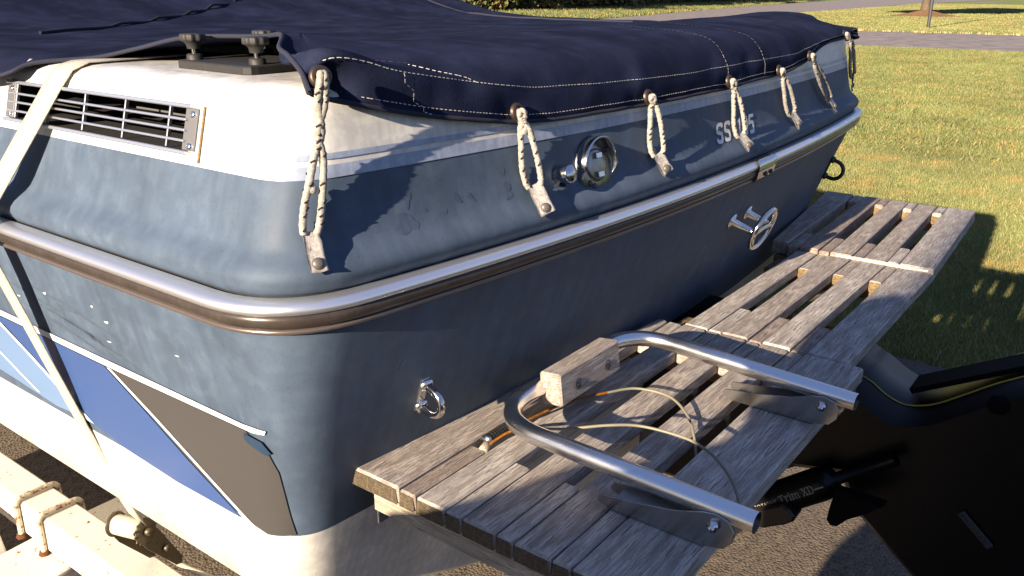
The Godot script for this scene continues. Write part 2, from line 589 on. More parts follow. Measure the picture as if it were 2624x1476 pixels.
func deck_loft(skip) -> SurfaceTool:
	var st := st_new()
	var rows := []
	for l in LV:
		if l[0] > 0.4029 and not (l[0] < 0.46 and l[1] > 1.0): rows.append(outline(l[0], l[1], l[2]))
	rows.append(outline(0.45, 1.1, -1.2))
	add_grid(st, rows, skip)
	return st

func boat() -> void:
	var b := thing("motor_boat", "blue and white motor boat under a navy cover, stern towards the viewer", "boat", P(1.64, -PT, -2.6))
	obj("hull_bottom", loft(-0.62, -0.092), M.gel_white, b)
	obj("hull_side", loft(-0.092, 0.245), M.gel_blue, b)
	obj("joint_band", loft(0.245, 0.281), M.inner_black, b)
	obj("coaming", loft(0.281, 0.403), M.gel_blue, b)
	var c0 := 12
	var c1 := 14
	# the white band with the opening for the vent in its port side
	var y0 := 0.403
	var rows_before := 0
	for l in LV:
		if l[0] > 0.4029 and l[0] < 0.4179: rows_before += 1
	obj("deck", deck_loft(func(i, j): return i >= rows_before and i < rows_before + 2 and j >= c0 and j <= c1), M.gel_white, b)
	# rub rail
	var rr := empty_part("rub_rail", b)
	var sets := [["rail_insert", "rail_metal", [[0.014, 0.2655], [0.0185, 0.2660], [0.0205, 0.2685], [0.0205, 0.2725], [0.018, 0.2770], [0.013, 0.2800], [0.006, 0.2812], [0.0, 0.2812]]],
		["rail_body", "rail_dark", [[0.006, 0.2475], [0.011, 0.2478], [0.0155, 0.2505], [0.0178, 0.2550], [0.0182, 0.2600], [0.017, 0.2640], [0.013, 0.2665]]],
		["rail_lip", "rail_lip", [[0.0, 0.2405], [0.010, 0.2408], [0.0130, 0.2425], [0.0137, 0.2450], [0.0125, 0.2472], [0.008, 0.2485]]]]
	for s in sets:
		var st := st_new()
		var rows := []
		for q in s[2]:
			rows.append(outline(q[1], 0.523, -0.638, q[0]))
		add_grid(st, rows)
		obj(s[0], st, M[s[1]], rr)
	# steel cap over the rail's joint
	var st := st_new()
	var rows2 := []
	for q in [[0.006, 0.239], [0.015, 0.2393], [0.0195, 0.246], [0.0215, 0.256], [0.0240, 0.268], [0.0225, 0.276], [0.017, 0.2825], [0.004, 0.2835]]:
		var row := PackedVector3Array()
		for k in 6: row.append(T(lerpf(1.628, 1.722, k / 5.0), 0.245, q[0]) + Vector3(0, q[1] - 0.245, 0))
		rows2.append(row)
	add_grid(st, rows2)
	var cap := obj("rail_cap", st, M.chrome, rr)
	for x in [1.672, 1.702]:
		st = st_new()
		add_lathe(st, [[0.0055, 0.0], [0.0055, 0.0015], [0.003, 0.004], [0.0, 0.0045]], T(x, 0.245, 0.0205) + Vector3(0, 0.006, 0), Vector3(0, -0.1, 1), 10)
		obj("screw", st, M.dark_steel, cap)
	# tape along the transom's white band and round the corner
	var t1 := ZL.size()
	for band in [["tape_stripe", 0.4035, 0.4175], ["tape_stripe", 0.4235, 0.4300]]:
		st = st_new()
		var rws := []
		for y in [band[1], band[2]]:
			var p := prof(y)
			var o := outline(y, p.x, p.y, 0.0012)
			rws.append(o.slice(t1 + 3, o.size() - ZL.size()))
		add_grid(st, rws)
		obj(band[0], st, M.tape_blue, b)
	# mouldings on the coaming: one raised panel edge
	port_decals(b)
	vent(b)
	smudges(b)
	lettering(b)
	fittings(b)
	swim_platform(b)
	ladder(b)
	stern_drive(b)

func decal(called: String, poly: Array, m: Material, parent: Node3D, out: float) -> Node3D:
	var q := PackedVector2Array()
	for p in poly: q.append(Vector2(p[0], p[1]))
	var st := st_new()
	# cut into strips so that it follows the side
	var idx := Geometry2D.triangulate_polygon(q)
	st.set_smooth_group(0)
	for i in range(0, idx.size(), 3):
		var a := q[idx[i]]
		var bb := q[idx[i + 1]]
		var c := q[idx[i + 2]]
		split(st, a, bb, c, out, 4)
	return obj(called, st, m, parent)

func split(st: SurfaceTool, a: Vector2, b: Vector2, c: Vector2, out: float, n: int) -> void:
	if n == 0:
		tri(st, side_at(a, out), side_at(b, out), side_at(c, out))
		return
	var ab := (a + b) / 2
	var bc := (b + c) / 2
	var ca := (c + a) / 2
	split(st, a, ab, ca, out, n - 1); split(st, ab, b, bc, out, n - 1)
	split(st, ca, bc, c, out, n - 1); split(st, ab, bc, ca, out, n - 1)

func side_at(q: Vector2, out: float) -> Vector3:        # q = (z, y) on the port side, following the corner
	var p := prof(q.y)
	var r := corner(q.y)
	var zc := p.y + zbow(p.x, q.y)
	var first := zc - r
	var x := p.x
	var t := clampf((-2.6 - q.x) / 3.1, 0.0, 1.0)
	if t > 0.0: x = side_x(p.x, q.x)
	if q.x > first:
		var lo := 0.0
		var hi := 1.0
		for i in 18:
			var m := (lo + hi) / 2
			var z := (1 - m) * (1 - m) * first + 2 * m * (1 - m) * zc + m * m * (p.y + zbow(p.x + r, q.y))
			if z < q.x: lo = m
			else: hi = m
		x = p.x + lo * lo * r
	return P(x - out, q.y, q.x + out * 0.3)

func port_decals(b: Node3D) -> void:
	# white edge, blue, pale blue and grey fields of the side graphics; (z, y)
	decal("white_pinstripe", [[-4.2, 0.093], [-0.83, 0.0935], [-0.785, 0.098], [-0.79, 0.091], [-0.815, 0.0855], [-1.12, 0.0805], [-1.16, 0.0805], [-4.2, 0.0805]], M.tape_white, b, 0.0026)
	decal("grey_field", [[-1.148, 0.078], [-1.10, 0.079], [-0.83, 0.083], [-0.824, 0.075], [-0.806, 0.066], [-0.797, 0.060], [-0.793, 0.03], [-0.799, -0.01], [-0.806, -0.05], [-0.812, -0.088], [-0.86, -0.101], [-0.885, -0.098], [-0.90, -0.094], [-1.0, -0.04]], M.decal_grey, b, 0.0018)
	decal("blue_field", [[-4.0, 0.079], [-1.167, 0.077], [-1.016, -0.033], [-0.915, -0.098], [-1.075, -0.100], [-1.22, -0.089], [-1.30, -0.070], [-1.50, 0.060]], M.decal_royal, b, 0.0016)
	decal("pale_field", [[-1.518, 0.060], [-1.315, -0.069], [-1.42, -0.080], [-1.565, -0.069], [-1.75, -0.06], [-4.0, -0.05], [-4.0, 0.060]], M.decal_sky, b, 0.0016)
	decal("white_pinstripe", [[-1.63, 0.005], [-1.615, 0.005], [-1.47, -0.068], [-1.485, -0.068]], M.tape_white, b, 0.0024)
	decal("white_pinstripe", [[-1.158, 0.078], [-1.146, 0.078], [-0.888, -0.097], [-0.900, -0.097]], M.tape_white, b, 0.0026)
	decal("white_pinstripe", [[-1.524, 0.062], [-1.508, 0.062], [-1.292, -0.071], [-1.312, -0.071]], M.tape_white, b, 0.0026)
	# torn spot at the graphic's aft corner
	decal("torn_patch", [[-0.835, 0.079], [-0.80, 0.077], [-0.79, 0.062], [-0.80, 0.056], [-0.815, 0.059], [-0.83, 0.062], [-0.838, 0.069]], M.tear, b, 0.0034)
	# scuffs and chips, paint that is gone
	var st := st_new()
	rng.seed = 5
	for i in 9:
		var z := rng.randf_range(-1.5, -0.85)
		var y := rng.randf_range(0.0, 0.22)
		var w := rng.randf_range(0.003, 0.012)
		var h := rng.randf_range(0.0008, 0.0022)
		tri(st, side_at(Vector2(z, y), 0.0004), side_at(Vector2(z + w, y + h), 0.0004), side_at(Vector2(z + w * 0.8, y - h), 0.0004))
		tri(st, side_at(Vector2(z, y), 0.0004), side_at(Vector2(z + w * 0.8, y - h), 0.0004), side_at(Vector2(z + w * 0.2, y - h * 1.2), 0.0004))
	tag(obj("chip", st, M.tape_white, b), "", "", "", "stuff")
	st = st_new()
	add_box(st, S(-0.888, 0.4385, 0.0005), Vector3(0.003, 0.066, 0.0035), Basis(Vector3(0, 0, 1), 0.0).rotated(Vector3(0, 0, 1), -0.27), 0.0)
	obj("caulk_seam", st, M.wood_end, b)

func vent(b: Node3D) -> void:
	var v := empty_part("vent", b)
	var st := st_new()
	# the dark box behind the opening
	var za := -1.367
	var zb := -0.913
	var lo := prof(0.418)
	var hi := prof(0.468)
	var o := [P(lo.x, 0.418, za), P(lo.x, 0.418, zb), P(hi.x, 0.468, zb), P(hi.x, 0.468, za)]
	var inn := []
	for q in o: inn.append(Vector3(0.72, q.y, q.z))
	st.set_smooth_group(-1)
	for i in 4: quad(st, o[i], o[(i + 1) % 4], inn[(i + 1) % 4], inn[i])
	quad(st, inn[0], inn[1], inn[2], inn[3])
	obj("vent_box", st, M.inner_black, v)
	# louvres deeper inside
	for i in 5:
		st = st_new()
		add_box(st, P(0.65, 0.438 + 0.004 * (i % 2), -1.0 - 0.075 * i), Vector3(0.055, 0.0025, 0.05), Basis.from_euler(Vector3(0.1, 0.4, -0.35 + 0.1 * i)), 0.0)
		obj("duct_fin", st, M.black_plastic, v)
	var lean := Basis(Vector3(0, 0, 1), -0.273)
	for y in [0.430, 0.442, 0.454]:
		st = st_new()
		add_box(st, P(prof(y).x - 0.004, y, -1.139), Vector3(0.007, 0.0032, 0.448), lean, 0.0008)
		obj("bar", st, M.vent_chrome, v)
	for y in [0.4165, 0.4690]:
		st = st_new()
		add_box(st, P(prof(y).x - 0.003, y, -1.14), Vector3(0.009, 0.005, 0.468), lean, 0.001)
		obj("frame_rail", st, M.vent_chrome, v)
	for z in [-1.345, -1.252, -1.153, -1.054, -0.955]:
		st = st_new()
		add_box(st, P(prof(0.443).x - 0.001, 0.443, z), Vector3(0.005, 0.049, 0.0026), lean, 0.0006)
		obj("upright", st, M.vent_chrome, v)
	for z in [-1.362, -0.910]:
		st = st_new()
		add_box(st, P(prof(0.443).x - 0.0012, 0.443, z), Vector3(0.004, 0.050, 0.024), lean, 0.001)
		var pl := obj("end_plate", st, M.plate_grey, v)
		for y in [0.4245, 0.4605]:
			st = st_new()
			add_lathe(st, [[0.0045, 0.0], [0.004, 0.002], [0.0018, 0.003], [0.0, 0.0022]], P(prof(y).x - 0.003, y, z + 0.004), Vector3(-1, 0.27, 0), 10)
			obj("screw", st, M.steel, pl)

func smudges(b: Node3D) -> void:
	# greasy finger marks and scuffs where the oxidised gelcoat was touched
	for q in [[0.722, 0.362, 0.010, 0.003, 1.2], [0.80, 0.352, 0.008, 0.0035, -0.9], [0.822, 0.350, 0.008, 0.003, -0.8], [0.775, 0.340, 0.004, 0.003, 0], [0.712, 0.336, 0.016, 0.011, 0.2], [0.885, 0.372, 0.006, 0.0045, -0.6], [0.892, 0.352, 0.008, 0.0045, -0.8], [0.893, 0.340, 0.007, 0.004, 0.5], [0.745, 0.346, 0.003, 0.002, 0],
		[0.71, 0.150, 0.008, 0.003, 1.1], [1.02, 0.165, 0.007, 0.002, 1.4], [1.13, 0.13, 0.010, 0.003, 1.2], [1.10, 0.085, 0.020, 0.002, 0.6], [0.98, 0.10, 0.005, 0.003, 0.2], [1.25, 0.16, 0.012, 0.0025, 1.1], [1.36, 0.12, 0.010, 0.003, 1.0], [1.55, 0.10, 0.022, 0.004, 0.9]]:
		var st := st_new()
		var c := T(q[0], q[1], 0.0003)
		var ring := []
		for k in 14:
			var a := TAU * k / 14.0
			var w := 1.0 + 0.25 * sin(a * 3.0 + q[0] * 40.0) + 0.15 * sin(a * 5.0 + q[1] * 90.0)
			var u := Vector2(cos(a) * q[2] * w, sin(a) * q[3] * w).rotated(q[4])
			ring.append(T(q[0] + u.x, q[1] + u.y, 0.0003))
		for k in 14: tri(st, c, ring[k], ring[(k + 1) % 14])
		obj("smudge", st, M.gel_smudge, b)
	for q in [[-1.40, 0.165, 0.30, -0.055], [-1.36, 0.150, 0.34, -0.062], [-1.33, 0.176, 0.26, -0.04], [-1.38, 0.132, 0.24, -0.035], [-1.28, 0.142, 0.26, -0.05]]:
		var st := st_new()
		var rows := [PackedVector3Array(), PackedVector3Array()]
		for k in 21:
			var t := k / 20.0
			var z: float = q[0] + q[2] * t
			var y: float = q[1] + q[3] * t * (0.6 + 0.4 * t)
			var w := 0.0045 * sin(PI * t) * (0.8 + 0.3 * sin(t * 19.0 + z))
			rows[0].append(side_at(Vector2(z, y - w), 0.0003))
			rows[1].append(side_at(Vector2(z, y + w), 0.0003))
		add_grid(st, rows)
		obj("scuff", st, M.gel_scuff, b)

func lettering(b: Node3D) -> void:
	# rounded slanted letters, each a ribbon along its strokes in a cell 1 wide, 1 high
	var glyph := {"S": [[1, 0.80], [0.93, 0.95], [0.78, 1], [0.22, 1], [0.06, 0.94], [0, 0.78], [0.06, 0.60], [0.24, 0.53], [0.76, 0.47], [0.94, 0.40], [1, 0.22], [0.94, 0.06], [0.78, 0], [0.22, 0], [0.07, 0.05], [0, 0.20]], "1": [[0.25, 0.82], [0.6, 1.0], [0.6, 0.0]], "9": [[1, 0.45], [0.25, 0.45], [0.06, 0.52], [0, 0.66], [0, 0.80], [0.07, 0.95], [0.25, 1], [0.75, 1], [0.93, 0.95], [1, 0.80], [1, 0.2], [0.93, 0.05], [0.75, 0], [0.1, 0]], "5": [[1, 1], [0.04, 1], [0.04, 0.58], [0.75, 0.58], [0.93, 0.52], [1, 0.38], [1, 0.2], [0.93, 0.05], [0.75, 0], [0, 0]]}
	var x := 1.4925
	for ch in "SS 195":
		if ch == " ":
			x += 0.022
			continue
		var st := st_new()
		st.set_smooth_group(-1)
		var pts := []
		for q in glyph[ch]: pts.append(Vector2(x + 0.022 * q[0], 0.3345 + 0.030 * q[1]))
		var l := []
		var r := []
		for i in pts.size():
			var d0: Vector2 = (pts[i] - pts[maxi(i - 1, 0)]).normalized() if i > 0 else (pts[1] - pts[0]).normalized()
			var d1: Vector2 = (pts[i + 1] - pts[i]).normalized() if i < pts.size() - 1 else d0
			var m := (Vector2(-d0.y, d0.x) + Vector2(-d1.y, d1.x))
			m = m / maxf(0.8, 1.0 + d0.dot(d1))
			var o := Vector2(m.x * 0.0043, m.y * 0.0033)
			l.append(pts[i] + o)
			r.append(pts[i] - o)
		for i in pts.size() - 1:
			var w := []
			for p in [l[i], l[i + 1], r[i + 1], r[i]]: w.append(T(p.x + 0.22 * (p.y - 0.335), p.y, 0.0014))
			quad(st, w[0], w[1], w[2], w[3])
		obj("letter", st, M.letter, b)
		x += 0.035 if ch != "1" else 0.028

func eye_bolt(called: String, parent: Node3D, x: float, y0: float, y1: float, reach: float, r: float, m: Material, plate_mat: Material) -> void:
	var e := empty_part(called, parent)
	var c := T(x, (y0 + y1) / 2)
	var n := T_normal(x, (y0 + y1) / 2)
	var h := T(x, y1) - T(x, y0)
	var st := st_new()
	var bs := Basis(h.normalized().cross(n).normalized(), h.normalized(), n)
	add_box(st, c + n * 0.0015, Vector3(0.014, h.length() + 0.018, 0.004), bs, 0.0015)
	obj("plate", st, plate_mat, e)
	st = st_new()
	var pts := PackedVector3Array([T(x, y0) - n * 0.004])
	for k in 17:
		var t := PI * k / 16.0
		pts.append(c - h * 0.5 * cos(t) + n * (reach * 0.45 + sin(t) * reach * 0.55))
	pts.append(T(x, y1) - n * 0.004)
	add_tube(st, pts, r, 10)
	obj("bow", st, m, e)
	for y in [y0, y1]:
		st = st_new()
		add_lathe(st, [[r * 1.9, 0.0], [r * 1.9, 0.006], [r * 1.3, 0.0075]], T(x, y) + n * 0.003, n, 6)
		obj("nut", st, plate_mat, e)

func fittings(b: Node3D) -> void:
	eye_bolt("eye_bolt", b, 0.757, 0.070, 0.104, 0.040, 0.0054, M.chrome, M.steel)
	eye_bolt("eye_bolt", b, 2.47, 0.102, 0.150, 0.045, 0.0055, M.dark_steel, M.dark_steel)
	# ring on two posts
	var tr := empty_part("tow_ring", b)
	var n := T_normal(1.70, 0.146)
	for x in [1.655, 1.742]:
		var st := st_new()
		add_lathe(st, [[0.0, 0.0], [0.017, 0.0], [0.017, 0.003], [0.0075, 0.005], [0.0065, 0.052]], T(x, 0.147), n, 16)
		obj("post", st, M.steel, tr)
	var c := T(1.700, 0.147) + n * 0.055
	var st2 := st_new()
	var side := n.cross(Vector3.UP).normalized()
	var upv := side.cross(n).normalized()
	var pts := PackedVector3Array()
	for k in 32:
		pts.append(c + side * cos(TAU * k / 32) * 0.050 + upv * sin(TAU * k / 32) * 0.044)
	add_tube(st2, pts, 0.0065, 10, true)
	obj("ring", st2, M.chrome, tr)
	st2 = st_new()
	add_tube(st2, PackedVector3Array([c - side * 0.048, c + upv * 0.004, c + side * 0.048]), 0.0055, 8)
	obj("crossbar", st2, M.chrome, tr)
	# hooded round cap
	var d := empty_part("filler_cap", b)
	var cc := T(1.083, 0.353)
	var nn := T_normal(1.083, 0.353)
	var sx := Vector3.UP.cross(nn).normalized()
	var sy := nn.cross(sx).normalized()
	st2 = st_new()
	add_lathe(st2, [[0.043, -0.002], [0.043, 0.004], [0.041, 0.006], [0.024, 0.0065]], cc, nn, 28)
	obj("flange", st2, M.chrome_pitted, d)
	st2 = st_new()
	add_lathe(st2, [[0.0255, 0.004], [0.0245, 0.0085], [0.021, 0.0095], [0.0, 0.0095]], cc, nn, 28)
	var plug := obj("plug", st2, M.chrome_pitted, d)
	for a in [1, -1]:
		st2 = st_new()
		add_box(st2, cc + sy * 0.014 * a + nn * 0.012, Vector3(0.014, 0.009, 0.007), Basis(sx, sy, nn), 0.001)
		obj("lug", st2, M.chrome, plug)
	# hood: a wall round three quarters of the rim, higher towards the top
	st2 = st_new()
	var rows := [PackedVector3Array(), PackedVector3Array(), PackedVector3Array(), PackedVector3Array(), PackedVector3Array()]
	for k in 33:
		var t := lerpf(-0.62, PI + 0.45, k / 32.0)
		var dir := sx * cos(t) + sy * sin(t)
		var e := minf(1.0, minf(k, 32 - k) / 3.0)
		var h := (0.019 + 0.006 * sin(t)) * (0.35 + 0.65 * e)
		rows[0].append(cc + dir * 0.0425 + nn * 0.002)
		rows[1].append(cc + dir * 0.0418 + nn * (h - 0.002))
		rows[2].append(cc + dir * 0.0402 + nn * h)
		rows[3].append(cc + dir * 0.0385 + nn * (h - 0.002))
		rows[4].append(cc + dir * 0.0385 + nn * 0.005)
	add_grid(st2, rows)
	obj("hood", st2, M.chrome, d)
	for t in [0.62, 2.45, -1.9, 4.0]:
		st2 = st_new()
		add_lathe(st2, [[0.0048, 0.0], [0.0045, 0.0018], [0.0022, 0.0024], [0.0, 0.0012]], cc + (sx * cos(t) + sy * sin(t)) * 0.032 + nn * 0.006, nn, 10)
		obj("screw", st2, M.dark_steel, d)
	# little bull-nosed vent beside it
	var k2 := empty_part("tank_vent", b)
	var vc := T(0.998, 0.351)
	var vn := T_normal(0.998, 0.351)
	st2 = st_new()
	add_lathe(st2, [[0.0125, 0.0], [0.0135, 0.004], [0.0135, 0.024], [0.012, 0.0265], [0.0, 0.028]], vc, vn, 22)
	obj("vent_body", st2, M.chrome, k2)
	st2 = st_new()
	add_lathe(st2, [[0.0062, 0.0], [0.0062, 0.004], [0.004, 0.0045], [0.0, 0.001]], vc + vn * 0.009 - Vector3(0.002, 0.0118, 0), Vector3(-0.3, -1, 0.2), 14)
	obj("vent_mouth", st2, M.inner_black, k2)

# ------------------------------------------------------------------ swim platform
func slat(st: SurfaceTool, q: Array, y0: float, y1: float) -> void:
	# q: four corners (x, z) of the top
	var poly := PackedVector2Array()
	for p in q: poly.append(Vector2(p[0], p[1]))
	var cut := PackedVector2Array()
	for i in 4:
		var p := poly[i]
		cut.append(p + (poly[(i + 3) % 4] - p).limit_length(0.0025))
		cut.append(p + (poly[(i + 1) % 4] - p).limit_length(0.0025))
	add_prism(st, cut, Vector3(0, PT + y0, 0), Vector3.RIGHT, Vector3.BACK, Vector3.UP, y1 - y0, 0.0028)

func swim_platform(b: Node3D) -> void:
	var pf := empty_part("swim_platform", b)
	tag(pf, "weathered grey slatted wooden platform on the stern")
	rng.seed = 31
	var woods := [M.wood, M.wood_grey, M.wood_brown]
	var zs := [[-0.654, -0.606], [-0.578, -0.527], [-0.500, -0.448]]
	var sp := [[-0.683, -0.655], [-0.605, -0.579], [-0.526, -0.501], [-0.447, -0.421]]
	# [from x, to x, spacers at the first end, spacers at the second end]
	for sec in [[0.668, 1.410, 0.812, 1.285], [1.416, 2.032, 1.563, 1.898], [2.038, 2.70, 2.18, 2.61]]:
		var far: bool = sec[0] > 2.0
		var f := func(x: float, z: float) -> Array:
			return [x, z - (0.030 * (x - 2.038) / 0.66 if far else 0.0)]
		var up: float = 0.008 if far else 0.0
		var boards := []
		for z in zs: boards.append([sec[0], sec[1], z[0], z[1]])
		boards.append([sec[0], sec[1], -0.420, -0.318 if sec[0] < 1.0 else -0.345])
		for q in sp:
			if sec[0] > 1.0 and sec[0] < 2.0 and q[0] < -0.65: continue
			boards.append([sec[0], sec[2], q[0], q[1]])
			boards.append([sec[3], sec[1], q[0], q[1]])
		var k := 0
		for w in boards:
			var st := st_new()
			var g := 0.0008
			var dy := rng.randf_range(-0.0018, 0.0008) - (0.0015 if k >= 4 else 0.0)
			slat(st, [f.call(w[0], w[2] + g), f.call(w[1], w[2] + g), f.call(w[1], w[3] - g), f.call(w[0], w[3] - g)], -0.026, up + dy)
			if sec[0] < 1.0 and absf(w[0] - sec[0]) < 0.001:
				var se := st_new()
				se.set_smooth_group(-1)
				var xe: float = w[0] - 0.0008
				quad(se, Vector3(xe, PT + up + dy - 0.003, w[2] + 0.003), Vector3(xe, PT + up + dy - 0.003, w[3] - 0.003), Vector3(xe, PT - 0.0255, w[3] - 0.001), Vector3(xe, PT - 0.0255, w[2] + 0.001))
				obj("end_grain", se, M.end_grain, pf)
			obj("slat" if k < 4 else "spacer", st, woods[rng.randi() % 3] if k != 3 else M.wood_grey, pf)
			k += 1
		# the board that follows the hull
		if sec[0] < 1.0 or far:
			var st := st_new()
			if far: slat(st, [[2.05, -0.725], [2.70, -0.800], [2.70, -0.716], [2.05, -0.686]], -0.026, up)
			else: slat(st, [[0.668, -0.772], [1.405, -0.702], [1.405, -0.6845], [0.668, -0.6845]], -0.026, 0.0005)
			obj("slat", st, M.wood, pf)
			if not far:
				st = st_new()
				st.set_smooth_group(-1)
				quad(st, P(0.6672, -0.003, -0.769), P(0.6672, -0.003, -0.6875), P(0.6672, -0.0255, -0.6855), P(0.6672, -0.0255, -0.771))
				obj("end_grain", st, M.end_grain, pf)
		# cross pieces under the spacers, of fresher wood
		for x in [[sec[0] + 0.004, sec[2] - 0.05], [sec[3] + 0.03, sec[1] - 0.004]]:
			var st := st_new()
			add_box(st, Vector3((x[0] + x[1]) / 2, PT - 0.041, -0.53 - (0.02 if far else 0.0)), Vector3(x[1] - x[0], 0.029, 0.33 if sec[0] > 1.0 else 0.41), Basis.IDENTITY, 0.002)
			obj("cross_piece", st, M.lip_wood if x[0] < 0.7 else M.wood_end, pf)
		if sec[0] > 1.0:
			for q in sp:
				if q[0] < -0.65: continue
				for xx in [sec[2] + 0.0008, sec[3] - 0.0008]:
					var z0: float = f.call(xx, q[0])[1]
					var z1: float = f.call(xx, q[1])[1]
					var st := st_new()
					st.set_smooth_group(-1)
					quad(st, Vector3(xx, PT - 0.004, z0 + 0.002), Vector3(xx, PT - 0.004, z1 - 0.002), Vector3(xx, PT - 0.026, z1 - 0.002), Vector3(xx, PT - 0.026, z0 + 0.002))
					obj("sawn_end", st, M.wood_end, pf)

	for q in [[1.43, 2.02, -0.592, 0.030], [2.05, 2.67, -0.620, 0.034], [1.43, 2.02, -0.512, 0.034], [1.43, 2.02, -0.434, 0.030], [2.05, 2.67, -0.545, 0.034], [2.05, 2.67, -0.465, 0.032], [0.83, 1.27, -0.440, 0.024]]:
		var st := st_new()
		add_box(st, P((q[0] + q[1]) / 2, -0.072, q[2]), Vector3(q[1] - q[0], 0.030, q[3]), Basis.IDENTITY, 0.002)
		obj("stringer", st, M.wood_end, pf)
	# piano hinge between the second and third section
	var hg := empty_part("hinge", pf)
	for i in 17:
		var z := -0.562 + i * 0.0122
		var st := st_new()
		add_tube(st, line(Vector3(2.035, PT + 0.002, z), Vector3(2.035, PT + 0.002, z + 0.0114)), 0.0042, 8)
		obj("knuckle", st, M.hinge_metal, hg)
	# brackets under the platform
	for x in [0.98, 2.3]:
		var st := st_new()
		add_tube(st, PackedVector3Array([P(x, -0.06, -0.42), P(x, -0.30, surf_z(x, -0.30))]), 0.013, 10)
		obj("support_strut", st, M.steel, pf)
	# steel strip on the inner port corner
	var st3 := st_new()
	add_box(st3, P(0.70, -0.062, -0.742), Vector3(0.03, 0.05, 0.004), Basis.IDENTITY, 0.001)
	obj("corner_bracket", st3, M.steel, pf)

func ladder(b: Node3D) -> void:
	var ld := empty_part("boarding_ladder", b)
	tag(ld, "folded stainless boarding ladder with a wooden step, lying on the platform")
	var st := st_new()
	var pts := round_path([P(0.805, 0.047, -0.268), P(0.806, 0.056, -0.642), P(1.185, 0.060, -0.642), P(1.172, 0.047, -0.268)], 0.085, 12)
	add_tube(st, pts, 0.0128, 18, false, false)
	obj("tube", st, M.steel, ld)
	for q in [[0.805, -0.268], [1.172, -0.268]]:
		st = st_new()
		add_lathe(st, [[0.0128, 0.0], [0.0108, 0.0], [0.0108, -0.03], [0.0, -0.03]], P(q[0], 0.047, q[1]), Vector3(0, 0, 1), 18)
		obj("tube_end", st, M.dark_steel, ld)
	st = st_new()
	add_box(st, P(1.000, 0.060, -0.622), Vector3(0.165, 0.050, 0.036), Basis.from_euler(Vector3(-0.12, 0, 0)), 0.003)
	var step := obj("step", st, M.wood, ld)
	for x in [0.962, 1.045]:
		st = st_new()
		add_lathe(st, [[0.0085, 0.0], [0.0085, -0.002], [0.0, -0.0035]], P(x, 0.058, -0.6025), Vector3(0, 0.1, 1), 12)
		var hole := obj("screw_recess", st, M.inner_black, step)
		st = st_new()
		add_lathe(st, [[0.0045, 0.0], [0.003, 0.0022], [0.0, 0.002]], P(x, 0.057, -0.6022), Vector3(0, 0.1, 1), 10)
		obj("screw", st, M.dark_steel, step)
	for x in [0.806, 1.173]:
		var br := empty_part("pivot_bracket", ld)
		for s in [-1.0, 1.0]:
			st = st_new()
			var poly := PackedVector2Array([Vector2(-0.462, 0.012), Vector2(-0.458, 0.018), Vector2(-0.41, 0.024), Vector2(-0.36, 0.034), Vector2(-0.325, 0.046), Vector2(-0.308, 0.049), Vector2(-0.294, 0.045), Vector2(-0.286, 0.034), Vector2(-0.288, 0.020), Vector2(-0.298, 0.008), Vector2(-0.325, 0.002), Vector2(-0.44, 0.002), Vector2(-0.460, 0.006)])
			add_prism(st, poly, P(x + s * 0.0155 - 0.001, 0, 0), Vector3(0, 0, 1), Vector3.UP, Vector3.RIGHT, 0.0022, 0.0004)
			obj("cheek", st, M.bracket_steel, br)
		st = st_new()
		add_box(st, P(x, 0.0028, -0.385), Vector3(0.031, 0.003, 0.13), Basis.IDENTITY, 0.0005)
		obj("base", st, M.bracket_steel, br)
		st = st_new()
		add_lathe(st, [[0.0075, 0.0], [0.0075, 0.004], [0.0045, 0.0055], [0.0045, 0.010], [0.0, 0.011]], P(x - 0.0165, 0.034, -0.311), Vector3(-1, 0, 0), 6)
		obj("nut", st, M.chrome, br)
		st = st_new()
		add_lathe(st, [[0.0075, 0.0], [0.0065, 0.003], [0.0, 0.0045]], P(x + 0.0167, 0.034, -0.311), Vector3(1, 0, 0), 12)
		obj("bolt", st, M.chrome, br)

